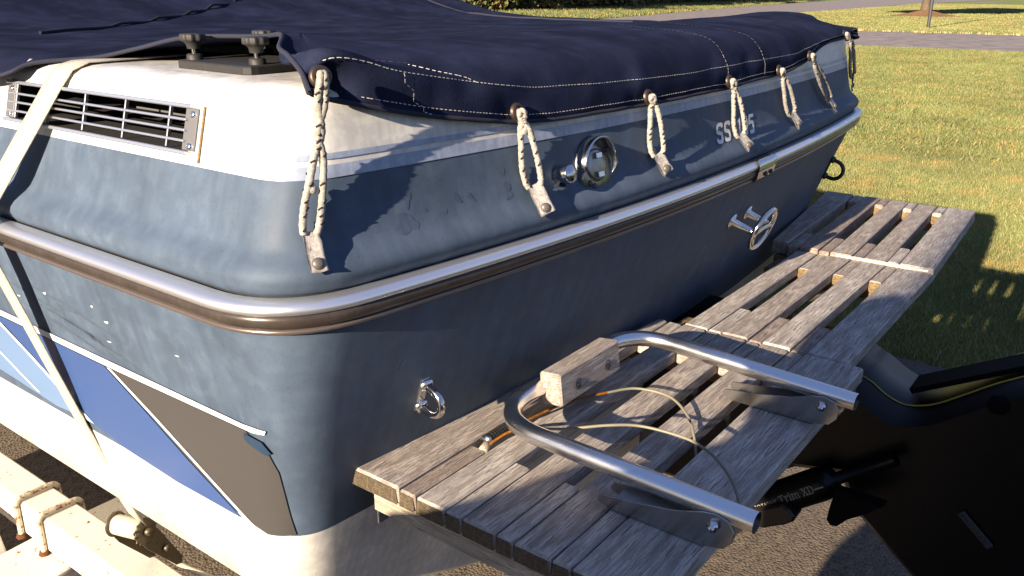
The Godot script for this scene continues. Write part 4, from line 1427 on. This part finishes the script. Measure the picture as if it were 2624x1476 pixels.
func cord(d: Array, idx: int) -> void:
	var far: bool = idx >= 3
	var o0 := 0.020
	var g := T(d[0][0], d[0][1], 0.020)
	if idx == 0: g = P(d[0][0], d[0][1], -0.700)
	var kn := T(d[1][0], d[1][1], 0.019)
	if idx == 0: kn = P(d[1][0], d[1][1], -0.708)
	var tt := T(d[2][0], d[2][1], 0.013)
	var tb := T(d[3][0], d[3][1], 0.010)
	var t := thing("lacing_cord", d[4], "cord", tb, "lacing cords along the cover's hem")
	var n := T_normal(clampf(d[0][0], 0.64, 2.4), 0.42)
	if idx == 0: n = Vector3(-0.35, 0.25, 0.9).normalized()
	var st := st_new()
	add_lathe(st, [[0.0055, 0.001], [0.0062, 0.0035], [0.0095, 0.0042], [0.0118, 0.0025], [0.0125, -0.001]], g - n * 0.003, n, 22)
	obj("grommet", st, M.dull_brass, t)
	st = st_new()
	add_lathe(st, [[0.0058, 0.0022], [0.0, 0.0015]], g - n * 0.003, n, 16)
	obj("eyelet_hole", st, M.inner_black, t)
	var side := (tb - g).normalized().cross(n).normalized()
	if idx > 0: side = side.rotated(Vector3.UP, -0.65)
	var w := 0.0115 if idx > 0 else 0.0095
	var braid := 0.06
	# neck from the grommet to the knot, doubled
	for s in [-1.0, 1.0]:
		st = st_new()
		var wob := 0.002 if idx != 0 else 0.003
		var c := [g - n * 0.006, g + n * 0.004 + side * s * 0.002, g.lerp(kn, 0.35) + side * s * 0.0035 + n * 0.003, g.lerp(kn, 0.7) - side * s * 0.002 + n * 0.002, kn + side * s * 0.0045 + n * 0.002]
		c.append(kn.lerp(tt, 0.3) + side * s * (w * 0.75) + n * wob)
		c.append(kn.lerp(tt, 0.65) + side * s * w)
		c.append(kn.lerp(tt, 0.9) + side * s * w * 0.95)
		c.append(tt + side * s * w * 0.7)
		var path := smooth_path(c, 10)
		add_tube(st, path, 0.0043, 8, false, true, braid, 0.0085)
		var strand := obj("strand", st, M.rope, t)
		# dark flecks of the braid
		st = st_new()
		var fr := RandomNumberGenerator.new()
		fr.seed = 100 + idx * 7 + int(s)
		var acc := 0.0
		for i in range(1, path.size() - 1):
			acc += path[i].distance_to(path[i - 1])
			if acc < (0.0075 if idx else 0.0065): continue
			acc = 0.0
			var dir := (path[i + 1] - path[i - 1]).normalized()
			var a := fr.randf_range(-0.9, 0.9) + (PI if fr.randf() < 0.3 else 0.0)
			var nn := n.rotated(dir, a)
			var q := (dir * 0.8 + dir.cross(nn) * 0.9).normalized()
			add_box(st, path[i] + nn * 0.0042, Vector3(0.0058, 0.0017, 0.0016), Basis(q, nn.cross(q).normalized(), nn))
		tag(obj("dark_fleck", st, M.rope_fleck, strand), "", "", "", "stuff")
	if idx < 2:
		st = st_new()
		add_lathe(st, [[0.0, -0.006], [0.006, -0.004], [0.0072, 0.0], [0.006, 0.004], [0.0, 0.006]], kn.lerp(tt, 0.42 if idx == 0 else 0.06) + side * (0.004 if idx == 0 else 0.0), (tt - kn), 12)
		obj("knot", st, M.rope, t)
	# vinyl tag with a snap button
	var down := (tb - tt)
	var tn := T_normal(clampf(d[3][0], 0.60, 2.5), d[3][1]).rotated(Vector3.UP, -0.7)
	if idx == 0: tn = Vector3(-0.45, 0.1, 0.88).normalized()
	var ts := down.normalized().cross(tn).normalized()
	tn = ts.cross(down.normalized()).normalized()
	st = st_new()
	var rows := []
	var tr := RandomNumberGenerator.new()
	tr.seed = 40 + idx
	for k in 9:
		var row := PackedVector3Array()
		for j in 7:
			var u := (j - 3) / 3.0
			var crease := 0.0016 * sin(j * 2.4 + k * 0.6 + idx) * (1.0 - k / 10.0) + 0.0016 * absf(u) * (1.0 - k / 8.0)
			row.append(tt + down * (k / 8.0 * 1.06 - 0.06) + ts * u * ((0.0085 if idx == 0 else 0.0105) + 0.0015 * k / 8.0) + tn * (crease + 0.001 + (0.003 if k == 8 and absf(u) > 0.6 else 0.0)))
		rows.append(row)
	add_grid(st, rows)
	var back := []
	for r in rows:
		var rr := PackedVector3Array()
		for p in r: rr.append(p - tn * 0.002)
		back.append(rr)
	add_grid(st, back)
	for e in [0, 6]:
		for k in 8: quad(st, rows[k][e], rows[k + 1][e], back[k + 1][e], back[k][e])
	for j in 6: quad(st, rows[8][j], rows[8][j + 1], back[8][j + 1], back[8][j])
	obj("tag", st, M.tag, t)
	st = st_new()
	add_lathe(st, [[0.0068, 0.0], [0.0068, 0.001], [0.0058, 0.0028], [0.0035, 0.004], [0.0, 0.0045]], tt + down * 0.78 + tn * 0.0015, tn, 18)
	obj("snap_button", st, M.button, t)

# ------------------------------------------------------------------ loose things on the platform
func platform_things() -> void:
	var t := thing("ladder_cable", "plastic covered steel cable, orange and grey, looped over the platform slats", "cable", P(0.93, 0.0, -0.5))
	var st := st_new()
	add_tube(st, smooth_path([P(0.820, 0.004, -0.656), P(0.850, 0.017, -0.640), P(0.870, 0.024, -0.605)], 8), 0.0021, 8)
	obj("orange_length", st, M.cable_orange, t)
	st = st_new()
	add_tube(st, smooth_path([P(0.870, 0.024, -0.605), P(0.866, 0.040, -0.560), P(0.893, 0.050, -0.511), P(0.918, 0.050, -0.474), P(0.928, 0.048, -0.418), P(0.921, 0.046, -0.385), P(0.902, 0.046, -0.356), P(0.874, 0.040, -0.324), P(0.842, 0.022, -0.297)], 8), 0.0021, 8)
	obj("grey_length", st, M.cable_grey, t)
	st = st_new()
	add_tube(st, smooth_path([P(0.880, 0.003, -0.667), P(0.900, 0.006, -0.655), P(0.952, 0.012, -0.639), P(0.995, 0.018, -0.616), P(1.030, 0.020, -0.594)], 8), 0.0021, 8)
	obj("orange_length", st, M.cable_orange, t)
	st = st_new()
	add_tube(st, smooth_path([P(1.030, 0.020, -0.594), P(1.070, 0.020, -0.566), P(1.080, 0.018, -0.515), P(1.054, 0.012, -0.472), P(1.020, 0.004, -0.444), P(0.985, -0.022, -0.420)], 8), 0.0021, 8)
	obj("grey_length", st, M.cable_grey, t)
	st = st_new()
	add_tube(st, smooth_path([P(0.790, -0.012, -0.433), P(0.797, 0.004, -0.416), P(0.802, 0.004, -0.388), P(0.808, 0.003, -0.35), P(0.812, 0.004, -0.335), P(0.830, 0.002, -0.300)], 8), 0.0021, 8)
	obj("grey_length", st, M.cable_grey, t)
	var e := thing("spring_plug", "ribbed black spring plug with a pale slotted end, in the gap by the inner board", "plug", P(0.84, -0.006, -0.665))
	st = st_new()
	add_tube(st, PackedVector3Array(range(40).map(func(i): return P(0.832 + i * 0.0013, 0.002, -0.668))), 0.0082, 12, false, true, 0.14, 0.005)
	obj("spring", st, M.black_plastic, e)
	st = st_new()
	add_lathe(st, [[0.0, 0.0], [0.009, 0.0], [0.0095, 0.002], [0.0095, 0.005], [0.0, 0.005]], P(0.831, 0.002, -0.668), Vector3(-1, 0, 0), 18)
	obj("collar", st, M.steel, e)
	st = st_new()
	add_lathe(st, [[0.0, 0.018], [0.0055, 0.018], [0.0068, 0.0165], [0.0068, 0.0], [0.0, 0.0]], P(0.827, -0.001, -0.664), Vector3(-1, -0.1, 0.25), 16)
	obj("end_pin", st, M.lip_wood, e)

# ------------------------------------------------------------------ ground and surroundings
func sheet(st: SurfaceTool, pts: Array, y: float) -> void:
	var q := PackedVector2Array()
	for p in pts: q.append(Vector2(p[0], p[1]))
	var idx := Geometry2D.triangulate_polygon(q)
	st.set_smooth_group(0)
	for i in range(0, idx.size(), 3):
		tri(st, Vector3(q[idx[i]].x, y, q[idx[i]].y), Vector3(q[idx[i + 1]].x, y, q[idx[i + 1]].y), Vector3(q[idx[i + 2]].x, y, q[idx[i + 2]].y))

func ground() -> void:
	var st := st_new()
	sheet(st, [[-1500, -1500], [1500, -1500], [1500, 1500], [-1500, 1500]], -0.012)
	struct("lawn_far", st, M.turf_far)
	st = st_new()
	sheet(st, [[3.8, -30], [30, -30], [30, 20], [3.8, 20]], 0.0)
	struct("lawn_near", st, M.turf)
	st = st_new()
	sheet(st, [[-14, -26], [3.72, -26], [3.72, 14], [-14, 14]], 0.006)
	struct("driveway", st, M.asphalt)
	st = st_new()
	sheet(st, [[27.9, -8.5], [28.6, -3.5], [29.6, 4], [31, 30], [43, 30], [41.2, 4], [40.1, -5.1], [39.4, -8.8], [39.6, -12.2], [43, -17.5], [52, -22.0], [66, -23.8], [85, -25.4], [117, -29], [170, -31], [400, -42], [400, -75], [157, -49.5], [111, -41.4], [84.5, -37], [61, -31], [45.5, -27.6], [36, -25], [31, -19]], 0.008)
	struct("road", st, M.road)
	st = st_new()
	sheet(st, [[120, -27.2], [170, -26], [170, -23.8], [118, -25.4]], 0.004)
	struct("footpath", st, M.road)
	# timber edging between lawn and driveway
	var tb := thing("timber_edging", "dark weathered timber edging between driveway and lawn", "timber", Vector3(3.76, 0, -3))
	for i in 3:
		st = st_new()
		add_box(st, Vector3(3.76, 0.03, -6.2 + i * 2.45), Vector3(0.15, 0.10, 2.42), Basis.from_euler(Vector3(0, 0.006 * (i - 1), 0)), 0.01)
		obj("beam", st, M.timber, tb)

func clump_mesh(count: int, spread: float, h: float, w: float, sd: int) -> ArrayMesh:
	var r := RandomNumberGenerator.new()
	r.seed = sd
	var st := st_new()
	st.set_smooth_group(-1)
	for i in count:
		var p := Vector3(r.randf_range(-1, 1) * spread, -0.003, r.randf_range(-1, 1) * spread)
		var a := r.randf() * TAU
		var hh := h * r.randf_range(0.45, 1.1)
		var lean := Vector3(cos(a * 3.1), 0, sin(a * 3.1)) * hh * r.randf_range(0.1, 0.8)
		var s := Vector3(cos(a), 0, sin(a)) * w * r.randf_range(0.7, 1.2)
		var k := r.randf_range(0.65, 1.25)
		var c := Color(0.165 * k, 0.205 * k, 0.060 * k)
		if r.randf() < 0.22: c = Color(0.36 * k, 0.31 * k, 0.15 * k)
		st.set_color(c)
		var m := p + lean * 0.4 + Vector3(0, hh * 0.6, 0)
		var tip := p + lean + Vector3(0, hh, 0)
		tri(st, p - s, p + s, m + s * 0.7)
		tri(st, p - s, m + s * 0.7, m - s * 0.7)
		tri(st, m - s * 0.7, m + s * 0.7, tip)
	st.generate_normals()
	return st.commit()

func multi(called: String, mesh: Mesh, m: Material, xf: Array, cols: Array) -> MultiMeshInstance3D:
	var mm := MultiMesh.new()
	mm.transform_format = MultiMesh.TRANSFORM_3D
	mm.use_colors = true
	mm.mesh = mesh
	mm.instance_count = xf.size()
	for i in xf.size():
		mm.set_instance_transform(i, xf[i])
		mm.set_instance_color(i, cols[i])
	var o := MultiMeshInstance3D.new()
	o.name = numbered(called)
	o.multimesh = mm
	o.material_override = m
	add_child(o)
	return o

func lawn_blades() -> void:
	var near := clump_mesh(46, 0.07, 0.050, 0.0022, 1)
	var midm := clump_mesh(40, 0.16, 0.060, 0.0055, 2)
	var r := RandomNumberGenerator.new()
	r.seed = 99
	var nz := FastNoiseLite.new()
	nz.seed = 8
	nz.frequency = 0.5
	nz.fractal_octaves = 4
	var n2 := FastNoiseLite.new()
	n2.seed = 18
	n2.frequency = 1.6
	n2.fractal_octaves = 3
	var xa := []
	var ca := []
	var xb := []
	var cb := []
	var tint := func(x: float, z: float) -> Color:
		var t := nz.get_noise_2d(x, z)
		var d := smoothstep(0.12, 0.42, n2.get_noise_2d(x, z))
		var k := 1.0 + 0.35 * t + r.randf_range(-0.12, 0.12)
		return Color(k * 1.05, k, k).lerp(Color(1.7, 1.15, 1.1), d * 0.7)
	for i in 26000:
		var x := 3.9 + 6.2 * pow(r.randf(), 1.25)
		var z := r.randf_range(-0.46 * x - 0.3, 0.02 * x + 0.1)
		if x < 4.15 and r.randf() > (x - 3.85) * 2.2: continue
		var s := r.randf_range(0.75, 1.25)
		xa.append(Transform3D(Basis(Vector3.UP, r.randf() * TAU).scaled(Vector3(s, s * (0.8 + 0.5 * r.randf()), s)), Vector3(x, 0, z)))
		ca.append(tint.call(x, z))
	for i in 52000:
		var x := 9.5 + 18.6 * pow(r.randf(), 0.85)
		var z := r.randf_range(-0.75 * x, -0.02 * x)
		if x > 28.0 + 0.14 * (z + 8.5) - 0.1: continue
		var s := r.randf_range(0.8, 1.3)
		xb.append(Transform3D(Basis(Vector3.UP, r.randf() * TAU).scaled(Vector3(s, s * (0.7 + 0.5 * r.randf()), s)), Vector3(x, 0, z)))
		cb.append(tint.call(x, z))
	var g := multi("grass", near, M.blade, xa, ca)
	tag(g, "mown yellow-green grass blades on the lawn beside the boat", "grass", "", "stuff")
	g = multi("grass", midm, M.blade, xb, cb)
	tag(g, "mown yellow-green grass further off, up to the road", "grass", "", "stuff")
	# island beyond the road and the weedy verge
	var isl := clump_mesh(40, 0.5, 0.08, 0.02, 3)
	var xc := []
	var cc := []
	for i in 26000:
		var x := 40.2 + 90.0 * pow(r.randf(), 1.5)
		var z := r.randf_range(-0.44 * x + 2.0, -0.08 * x)
		var zl := -23.8 - (x - 66.0) * 0.085
		if x < 43.0: zl = -12.2 - (x - 39.6) * 1.56
		elif x < 52.0: zl = -17.5 - (x - 43.0) * 0.5
		elif x < 66.0: zl = -22.0 - (x - 52.0) * 0.13
		if z < zl + 0.4: continue
		if Vector2(x - 65.5, (z + 14.4)).length() < 3.0: continue
		var s := r.randf_range(0.8, 1.3)
		xc.append(Transform3D(Basis(Vector3.UP, r.randf() * TAU).scaled(Vector3(s, s, s)), Vector3(x, 0, z)))
		cc.append(tint.call(x * 0.3, z * 0.3))
	g = multi("grass", isl, M.blade, xc, cc)
	tag(g, "grass of the island round the tree beyond the road", "grass", "", "stuff")
	var weed := clump_mesh(36, 0.5, 0.48, 0.035, 4)
	var xd := []
	var cd := []
	for i in 5200:
		var t := r.randf()
		var x := 42.0 + 105.0 * pow(t, 1.3)
		var z0 := -26.7 - (x - 42.0) * 0.215
		var z := z0 - 0.5 - r.randf() * (6.5 + x * 0.02)
		var s := r.randf_range(0.55, 1.15) * (0.6 + 0.5 * smoothstep(0.0, 5.0, z0 - z))
		xd.append(Transform3D(Basis(Vector3.UP, r.randf() * TAU).scaled(Vector3(s, s * 0.8, s)), Vector3(x, 0, z)))
		var yel := r.randf()
		cd.append(Color(1.15, 1.0, 0.7) if yel > 0.7 else Color(0.70, 0.78, 0.75))
	g = multi("verge_weeds", weed, M.blade, xd, cd)
	tag(g, "tall yellow-green weeds along the far road edge below the woods", "weeds", "", "stuff")

func crown_mesh(sd: int, rad: Vector3, count: int, leaf: float, c: Color) -> ArrayMesh:
	var r := RandomNumberGenerator.new()
	r.seed = sd
	var st := st_new()
	st.set_smooth_group(-1)
	var clumps := []
	for i in 26:
		var d := Vector3(r.randfn(), r.randfn(), r.randfn()).normalized()
		clumps.append(d * rad * r.randf_range(0.35, 0.9))
	for i in count:
		var q: Vector3 = clumps[r.randi() % 26]
		var d := Vector3(r.randfn(), r.randfn(), r.randfn()).normalized() * pow(r.randf(), 0.5)
		var p := q + d * rad * 0.42
		var n := Vector3(r.randfn(), r.randfn() + 0.5, r.randfn()).normalized()
		var a := n.cross(Vector3(r.randfn(), r.randfn(), r.randfn())).normalized() * leaf * r.randf_range(0.6, 1.3)
		var bb := n.cross(a) * 0.6
		var k := r.randf_range(0.6, 1.4)
		st.set_color(Color(c.r * k * r.randf_range(0.85, 1.35), c.g * k, c.b * k))
		tri(st, p - a, p + bb, p + a)
		tri(st, p - a, p + a, p - bb)
	st.generate_normals()
	return st.commit()

func trunk_mesh(sd: int, h: float, r0: float) -> SurfaceTool:
	var r := RandomNumberGenerator.new()
	r.seed = sd
	var st := st_new()
	var rows := []
	for k in 9:
		var t := k / 8.0
		var row := PackedVector3Array()
		for j in 13:
			var a := TAU * (j % 12) / 12.0
			var rr := r0 * (1.0 - 0.65 * t) * (1.0 + 0.5 * exp(-t * 22.0)) * (1.0 + 0.06 * sin(a * 3.0 + sd))
			row.append(Vector3(cos(a) * rr + 0.05 * sin(t * 4.0 + sd) * h * 0.06, t * h, sin(a) * rr))
		rows.append(row)
	add_grid(st, rows)
	for i in 6:
		var t := r.randf_range(0.3, 0.85)
		var a := r.randf() * TAU
		var p := Vector3(0, t * h, 0)
		add_tube(st, PackedVector3Array([p, p + Vector3(cos(a) * h * 0.12, h * 0.08, sin(a) * h * 0.12), p + Vector3(cos(a) * h * 0.25, h * 0.2, sin(a) * h * 0.25)]), r0 * 0.25, 6)
	return st

func tree(called: String, label: String, group: String, at: Vector3, sd: int, h: float, r0: float, crown: ArrayMesh, cy: float) -> Node3D:
	var t := thing(called, label, "tree", at, group)
	var mi := obj("trunk", trunk_mesh(sd, h, r0), M.bark, t)
	mi.position = Vector3.ZERO
	var c := MeshInstance3D.new()
	c.name = "crown"
	c.mesh = crown
	c.material_override = M.leaf
	t.add_child(c, true)
	c.position = Vector3(0, cy, 0)
	return t

func copy(o: Node3D, at: Vector3, turn: float, s: float, label := "") -> Node3D:
	var base := String(o.name)
	var c := o.duplicate() as Node3D
	c.name = numbered(base)
	add_child(c)
	c.position = at
	c.rotation.y = turn
	c.scale = Vector3(s, s, s)
	if label: c.set_meta("label", label)
	return c

func background() -> void:
	# the yard tree with its ring of mulch, the pole in front
	var yc := crown_mesh(5, Vector3(5.5, 4.0, 5.5), 9000, 0.30, Color(0.055, 0.085, 0.022))
	tree("yard_tree", "tree trunk in a ring of bark mulch on the grass beyond the road", "", Vector3(66.5, 0, -14.6), 5, 8.5, 0.27, yc, 6.2)
	var st := st_new()
	var rows := []
	for q in [[0.0, 0.42], [0.5, 0.34], [1.2, 0.15], [1.9, 0.05], [2.4, -0.02]]:
		var row := PackedVector3Array()
		for k in 29:
			var a := TAU * (k % 28) / 28.0
			var r: float = q[0] * (1.0 + 0.12 * sin(a * 5.0 + 1.0) + 0.08 * sin(a * 9.0))
			row.append(Vector3(66.3 + cos(a) * r * 1.15, q[1], -14.6 + sin(a) * r))
		rows.append(row)
	add_grid(st, rows)
	tag(obj("mulch_ring", st, M.mulch), "orange-brown bark mulch mounded round the tree trunk", "mulch", "", "stuff")
	st = st_new()
	add_tube(st, line(Vector3(43.6, -0.1, -9.35), Vector3(43.68, 5.2, -9.4)), 0.075, 10)
	var pole := obj("sign_pole", st, M.pole_paint)
	tag(pole, "thin dark pole standing on the grass in front of the tree", "pole")
	st = st_new()
	add_tube(st, line(Vector3(47.0, 0, -36.2), Vector3(47.0, 4.0, -36.2)), 0.10, 8)
	tag(obj("marker_post", st, M.pole_white), "thin white post at the foot of the woods", "post")
	# the woods
	var cr := [crown_mesh(11, Vector3(3.2, 5.2, 3.2), 3600, 0.30, Color(0.075, 0.090, 0.026)), crown_mesh(12, Vector3(3.6, 4.6, 3.6), 3600, 0.30, Color(0.13, 0.115, 0.030)), crown_mesh(13, Vector3(2.8, 5.6, 2.8), 3200, 0.28, Color(0.060, 0.078, 0.026))]
	var g := "trees of the woods behind the road"
	var lab := ["dark green tree of the woods behind the road, low branches", "yellow-green tree of the woods behind the road", "narrow dark tree of the woods behind the road"]
	var protos := []
	var r := RandomNumberGenerator.new()
	r.seed = 77
	for i in 30:
		var k := i % 3
		var tt := i / 29.0
		var x := 44.0 + 95.0 * pow(tt, 1.15)
		var z := -35.5 - (x - 44.0) * 0.20 - (i % 2) * 3.5 - r.randf() * 2.0
		var at := Vector3(x, 0, z)
		if protos.size() <= k:
			protos.append(tree(["broad_tree", "yellow_tree", "narrow_tree"][k], lab[k], g, at, 20 + k, 9.5, 0.20, cr[k], 5.4))
		else:
			copy(protos[k], at, r.randf() * TAU, r.randf_range(0.85, 1.25))
	var sc := [crown_mesh(21, Vector3(1.5, 1.1, 1.5), 1500, 0.16, Color(0.085, 0.095, 0.028)), crown_mesh(22, Vector3(1.3, 1.0, 1.3), 1400, 0.15, Color(0.15, 0.125, 0.035))]
	var sp := []
	for i in 44:
		var k := i % 2
		var x := 43.0 + 90.0 * pow(i / 43.0, 1.2)
		var z := -33.5 - (x - 43.0) * 0.205 - r.randf() * 2.0
		var at := Vector3(x, 0, z)
		if sp.size() <= k:
			var o := MeshInstance3D.new()
			o.name = numbered(["shrub", "yellow_shrub"][k])
			o.mesh = sc[k]
			o.material_override = M.leaf
			add_child(o)
			o.position = at + Vector3(0, 0.75, 0)
			tag(o, ["dark green shrub at the edge of the woods", "yellowish shrub at the edge of the woods"][k], "shrub", "shrubs at the edge of the woods")
			sp.append(o)
		else:
			copy(sp[k], at + Vector3(0, 0.75, 0), r.randf() * TAU, r.randf_range(0.75, 1.3))

func house() -> void:
	var h := thing("house", "pale house wall beside the driveway, shading the boat's stern", "house", Vector3(-9.5, 0, 4.0))
	var st := st_new()
	add_box(st, Vector3(-9.5, 2.08, 4.2), Vector3(5.0, 4.16, 8.6), Basis.IDENTITY, 0.01)
	obj("wall", st, M.trailer_paint, h)
	st = st_new()
	add_prism(st, PackedVector2Array([Vector2(-12.3, 4.17), Vector2(-6.8, 4.17), Vector2(-6.8, 4.42), Vector2(-9.5, 5.4), Vector2(-12.3, 4.42)]), Vector3(0, 0, -0.12), Vector3.RIGHT, Vector3.UP, Vector3.BACK, 8.8, 0.01)
	obj("roof", st, M.timber, h)
	for z in [2.2, 5.6]:
		st = st_new()
		add_box(st, Vector3(-6.98, 1.7, z), Vector3(0.06, 1.3, 1.0), Basis.IDENTITY, 0.005)
		var w := obj("window", st, M.pole_white, h)
		st = st_new()
		add_box(st, Vector3(-6.945, 1.7, z), Vector3(0.01, 1.14, 0.84))
		obj("pane", st, M.drive_black, w)

# ------------------------------------------------------------------ the photographer, out of frame, whose shadow falls on the platform
func person() -> void:
	var f := Vector3(0.95, 0, -0.31)
	var rt := Vector3(0.31, 0, 0.95)
	var o := Vector3(-0.56, 0, -0.31)
	var J := func(r: float, y: float, fw: float) -> Vector3: return o + rt * r + f * fw + Vector3(0, y, 0)
	var lh := Vector3(-0.12, 1.555, -0.075)
	var rh := Vector3(-0.09, 1.57, 0.075)
	var bones := [
		[J.call(0, 0.98, 0), J.call(0, 1.20, 0), 0.135, 0.125], [J.call(0, 1.20, 0), J.call(0, 1.40, 0.0), 0.125, 0.13], [J.call(-0.15, 1.44, 0), J.call(0.15, 1.44, 0), 0.075, 0.075], [J.call(0, 1.42, 0), J.call(0, 1.56, 0.02), 0.06, 0.055],
		[J.call(-0.09, 0.95, 0), J.call(-0.11, 0.52, 0.03), 0.095, 0.065], [J.call(-0.11, 0.52, 0.03), J.call(-0.12, 0.09, -0.02), 0.062, 0.045], [J.call(-0.12, 0.05, -0.05), J.call(-0.14, 0.04, 0.15), 0.045, 0.04],
		[J.call(0.09, 0.95, 0), J.call(0.11, 0.52, 0.03), 0.095, 0.065], [J.call(0.11, 0.52, 0.03), J.call(0.12, 0.09, -0.02), 0.062, 0.045], [J.call(0.12, 0.05, -0.05), J.call(0.14, 0.04, 0.15), 0.045, 0.04],
		[J.call(-0.18, 1.44, 0), J.call(-0.30, 1.30, 0.20), 0.057, 0.046], [J.call(-0.30, 1.30, 0.20), lh - f * 0.03, 0.044, 0.032],
		[J.call(0.18, 1.44, 0), J.call(0.31, 1.30, 0.20), 0.057, 0.046], [J.call(0.31, 1.30, 0.20), rh - f * 0.03, 0.044, 0.032]]
	var p := thing("person", "person in dark clothes standing beside the stern with both hands raised", "person", o)
	obj("body", nets(bones, 0.022, 0.03), M.shirt, p)
	var head := [[J.call(0, 1.62, 0.03), J.call(0, 1.70, 0.02), 0.078, 0.092], [J.call(0, 1.60, 0.08), J.call(0, 1.61, 0.09), 0.04, 0.035], [J.call(0, 1.66, 0.105), J.call(0, 1.645, 0.125), 0.014, 0.014]]
	obj("head", nets(head, 0.012, 0.02), M.skin, p)
	obj("hair", nets([[J.call(0, 1.72, -0.01), J.call(0, 1.69, -0.03), 0.093, 0.088]], 0.014, 0.02), M.hair, p)
	for s in [-1.0, 1.0]:
		var h: Vector3 = (lh if s < 0 else rh) - f * 0.05
		var fb := []
		for k in 4:
			var a: Vector3 = h + Vector3(0, 0.03 - 0.018 * k, 0) + f * 0.02
			var c: Vector3 = a + f * (0.045 - 0.004 * k) - rt * s * 0.01
			fb.append([a, c, 0.0095, 0.009])
			fb.append([c, c - rt * s * 0.035 + f * 0.004, 0.009, 0.008])
		fb.append([h - f * 0.01 + Vector3(0, 0.01, 0), h - rt * s * 0.045 - f * 0.005 + Vector3(0, 0.03, 0), 0.011, 0.009])
		fb.append([h - f * 0.01, h + f * 0.03, 0.026, 0.022])
		obj("hand", nets(fb, 0.005, 0.006), M.skin, p)

# surface nets over the smooth union of tapered capsules
func nets(bones: Array, cell: float, k: float) -> SurfaceTool:
	var field := {}
	for bn in bones:
		var m := maxf(bn[2], bn[3]) + cell * 2.5 + k
		var lo := Vector3(minf(bn[0].x, bn[1].x), minf(bn[0].y, bn[1].y), minf(bn[0].z, bn[1].z)) - Vector3(m, m, m)
		var hi := Vector3(maxf(bn[0].x, bn[1].x), maxf(bn[0].y, bn[1].y), maxf(bn[0].z, bn[1].z)) + Vector3(m, m, m)
		var a := Vector3i((lo / cell).floor())
		var c := Vector3i((hi / cell).ceil())
		var ab: Vector3 = bn[1] - bn[0]
		var l2 := maxf(ab.length_squared(), 1e-9)
		for x in range(a.x, c.x + 1):
			for y in range(a.y, c.y + 1):
				for z in range(a.z, c.z + 1):
					var q := Vector3(x, y, z) * cell
					var t := clampf((q - bn[0]).dot(ab) / l2, 0.0, 1.0)
					var d: float = q.distance_to(bn[0] + ab * t) - lerpf(bn[2], bn[3], t)
					var key := Vector3i(x, y, z)
					if field.has(key):
						var e: float = field[key]
						var h := maxf(k - absf(d - e), 0.0) / k
						field[key] = minf(d, e) - h * h * k * 0.25
					else:
						field[key] = d
	var vert := {}
	for key in field:
		var inside := 0
		var known := true
		var vals := []
		for i in 8:
			var kk: Vector3i = key + Vector3i(i & 1, (i >> 1) & 1, (i >> 2) & 1)
			if not field.has(kk):
				known = false
				break
			vals.append(field[kk])
			if vals[i] < 0.0: inside += 1
		if not known or inside == 0 or inside == 8: continue
		var sum := Vector3.ZERO
		var n := 0
		for e in [[0, 1], [2, 3], [4, 5], [6, 7], [0, 2], [1, 3], [4, 6], [5, 7], [0, 4], [1, 5], [2, 6], [3, 7]]:
			var u: float = vals[e[0]]
			var v: float = vals[e[1]]
			if (u < 0.0) != (v < 0.0):
				var t := u / (u - v)
				var p0 := Vector3(e[0] & 1, (e[0] >> 1) & 1, (e[0] >> 2) & 1)
				var p1 := Vector3(e[1] & 1, (e[1] >> 1) & 1, (e[1] >> 2) & 1)
				sum += p0.lerp(p1, t)
				n += 1
		vert[key] = (Vector3(key) + sum / n) * cell
	var st := st_new()
	st.set_smooth_group(0)
	for key in field:
		var d0: float = field[key]
		for ax in 3:
			var dir := Vector3i(1 if ax == 0 else 0, 1 if ax == 1 else 0, 1 if ax == 2 else 0)
			var nk: Vector3i = key + dir
			if not field.has(nk): continue
			var d1: float = field[nk]
			if (d0 < 0.0) == (d1 < 0.0): continue
			var u := Vector3i(dir.y, dir.z, dir.x)
			var v := Vector3i(dir.z, dir.x, dir.y)
			var ks := [key, key - u, key - u - v, key - v]
			if not (vert.has(ks[0]) and vert.has(ks[1]) and vert.has(ks[2]) and vert.has(ks[3])): continue
			if d0 < 0.0: quad(st, vert[ks[0]], vert[ks[3]], vert[ks[2]], vert[ks[1]])
			else: quad(st, vert[ks[0]], vert[ks[1]], vert[ks[2]], vert[ks[3]])
	return st
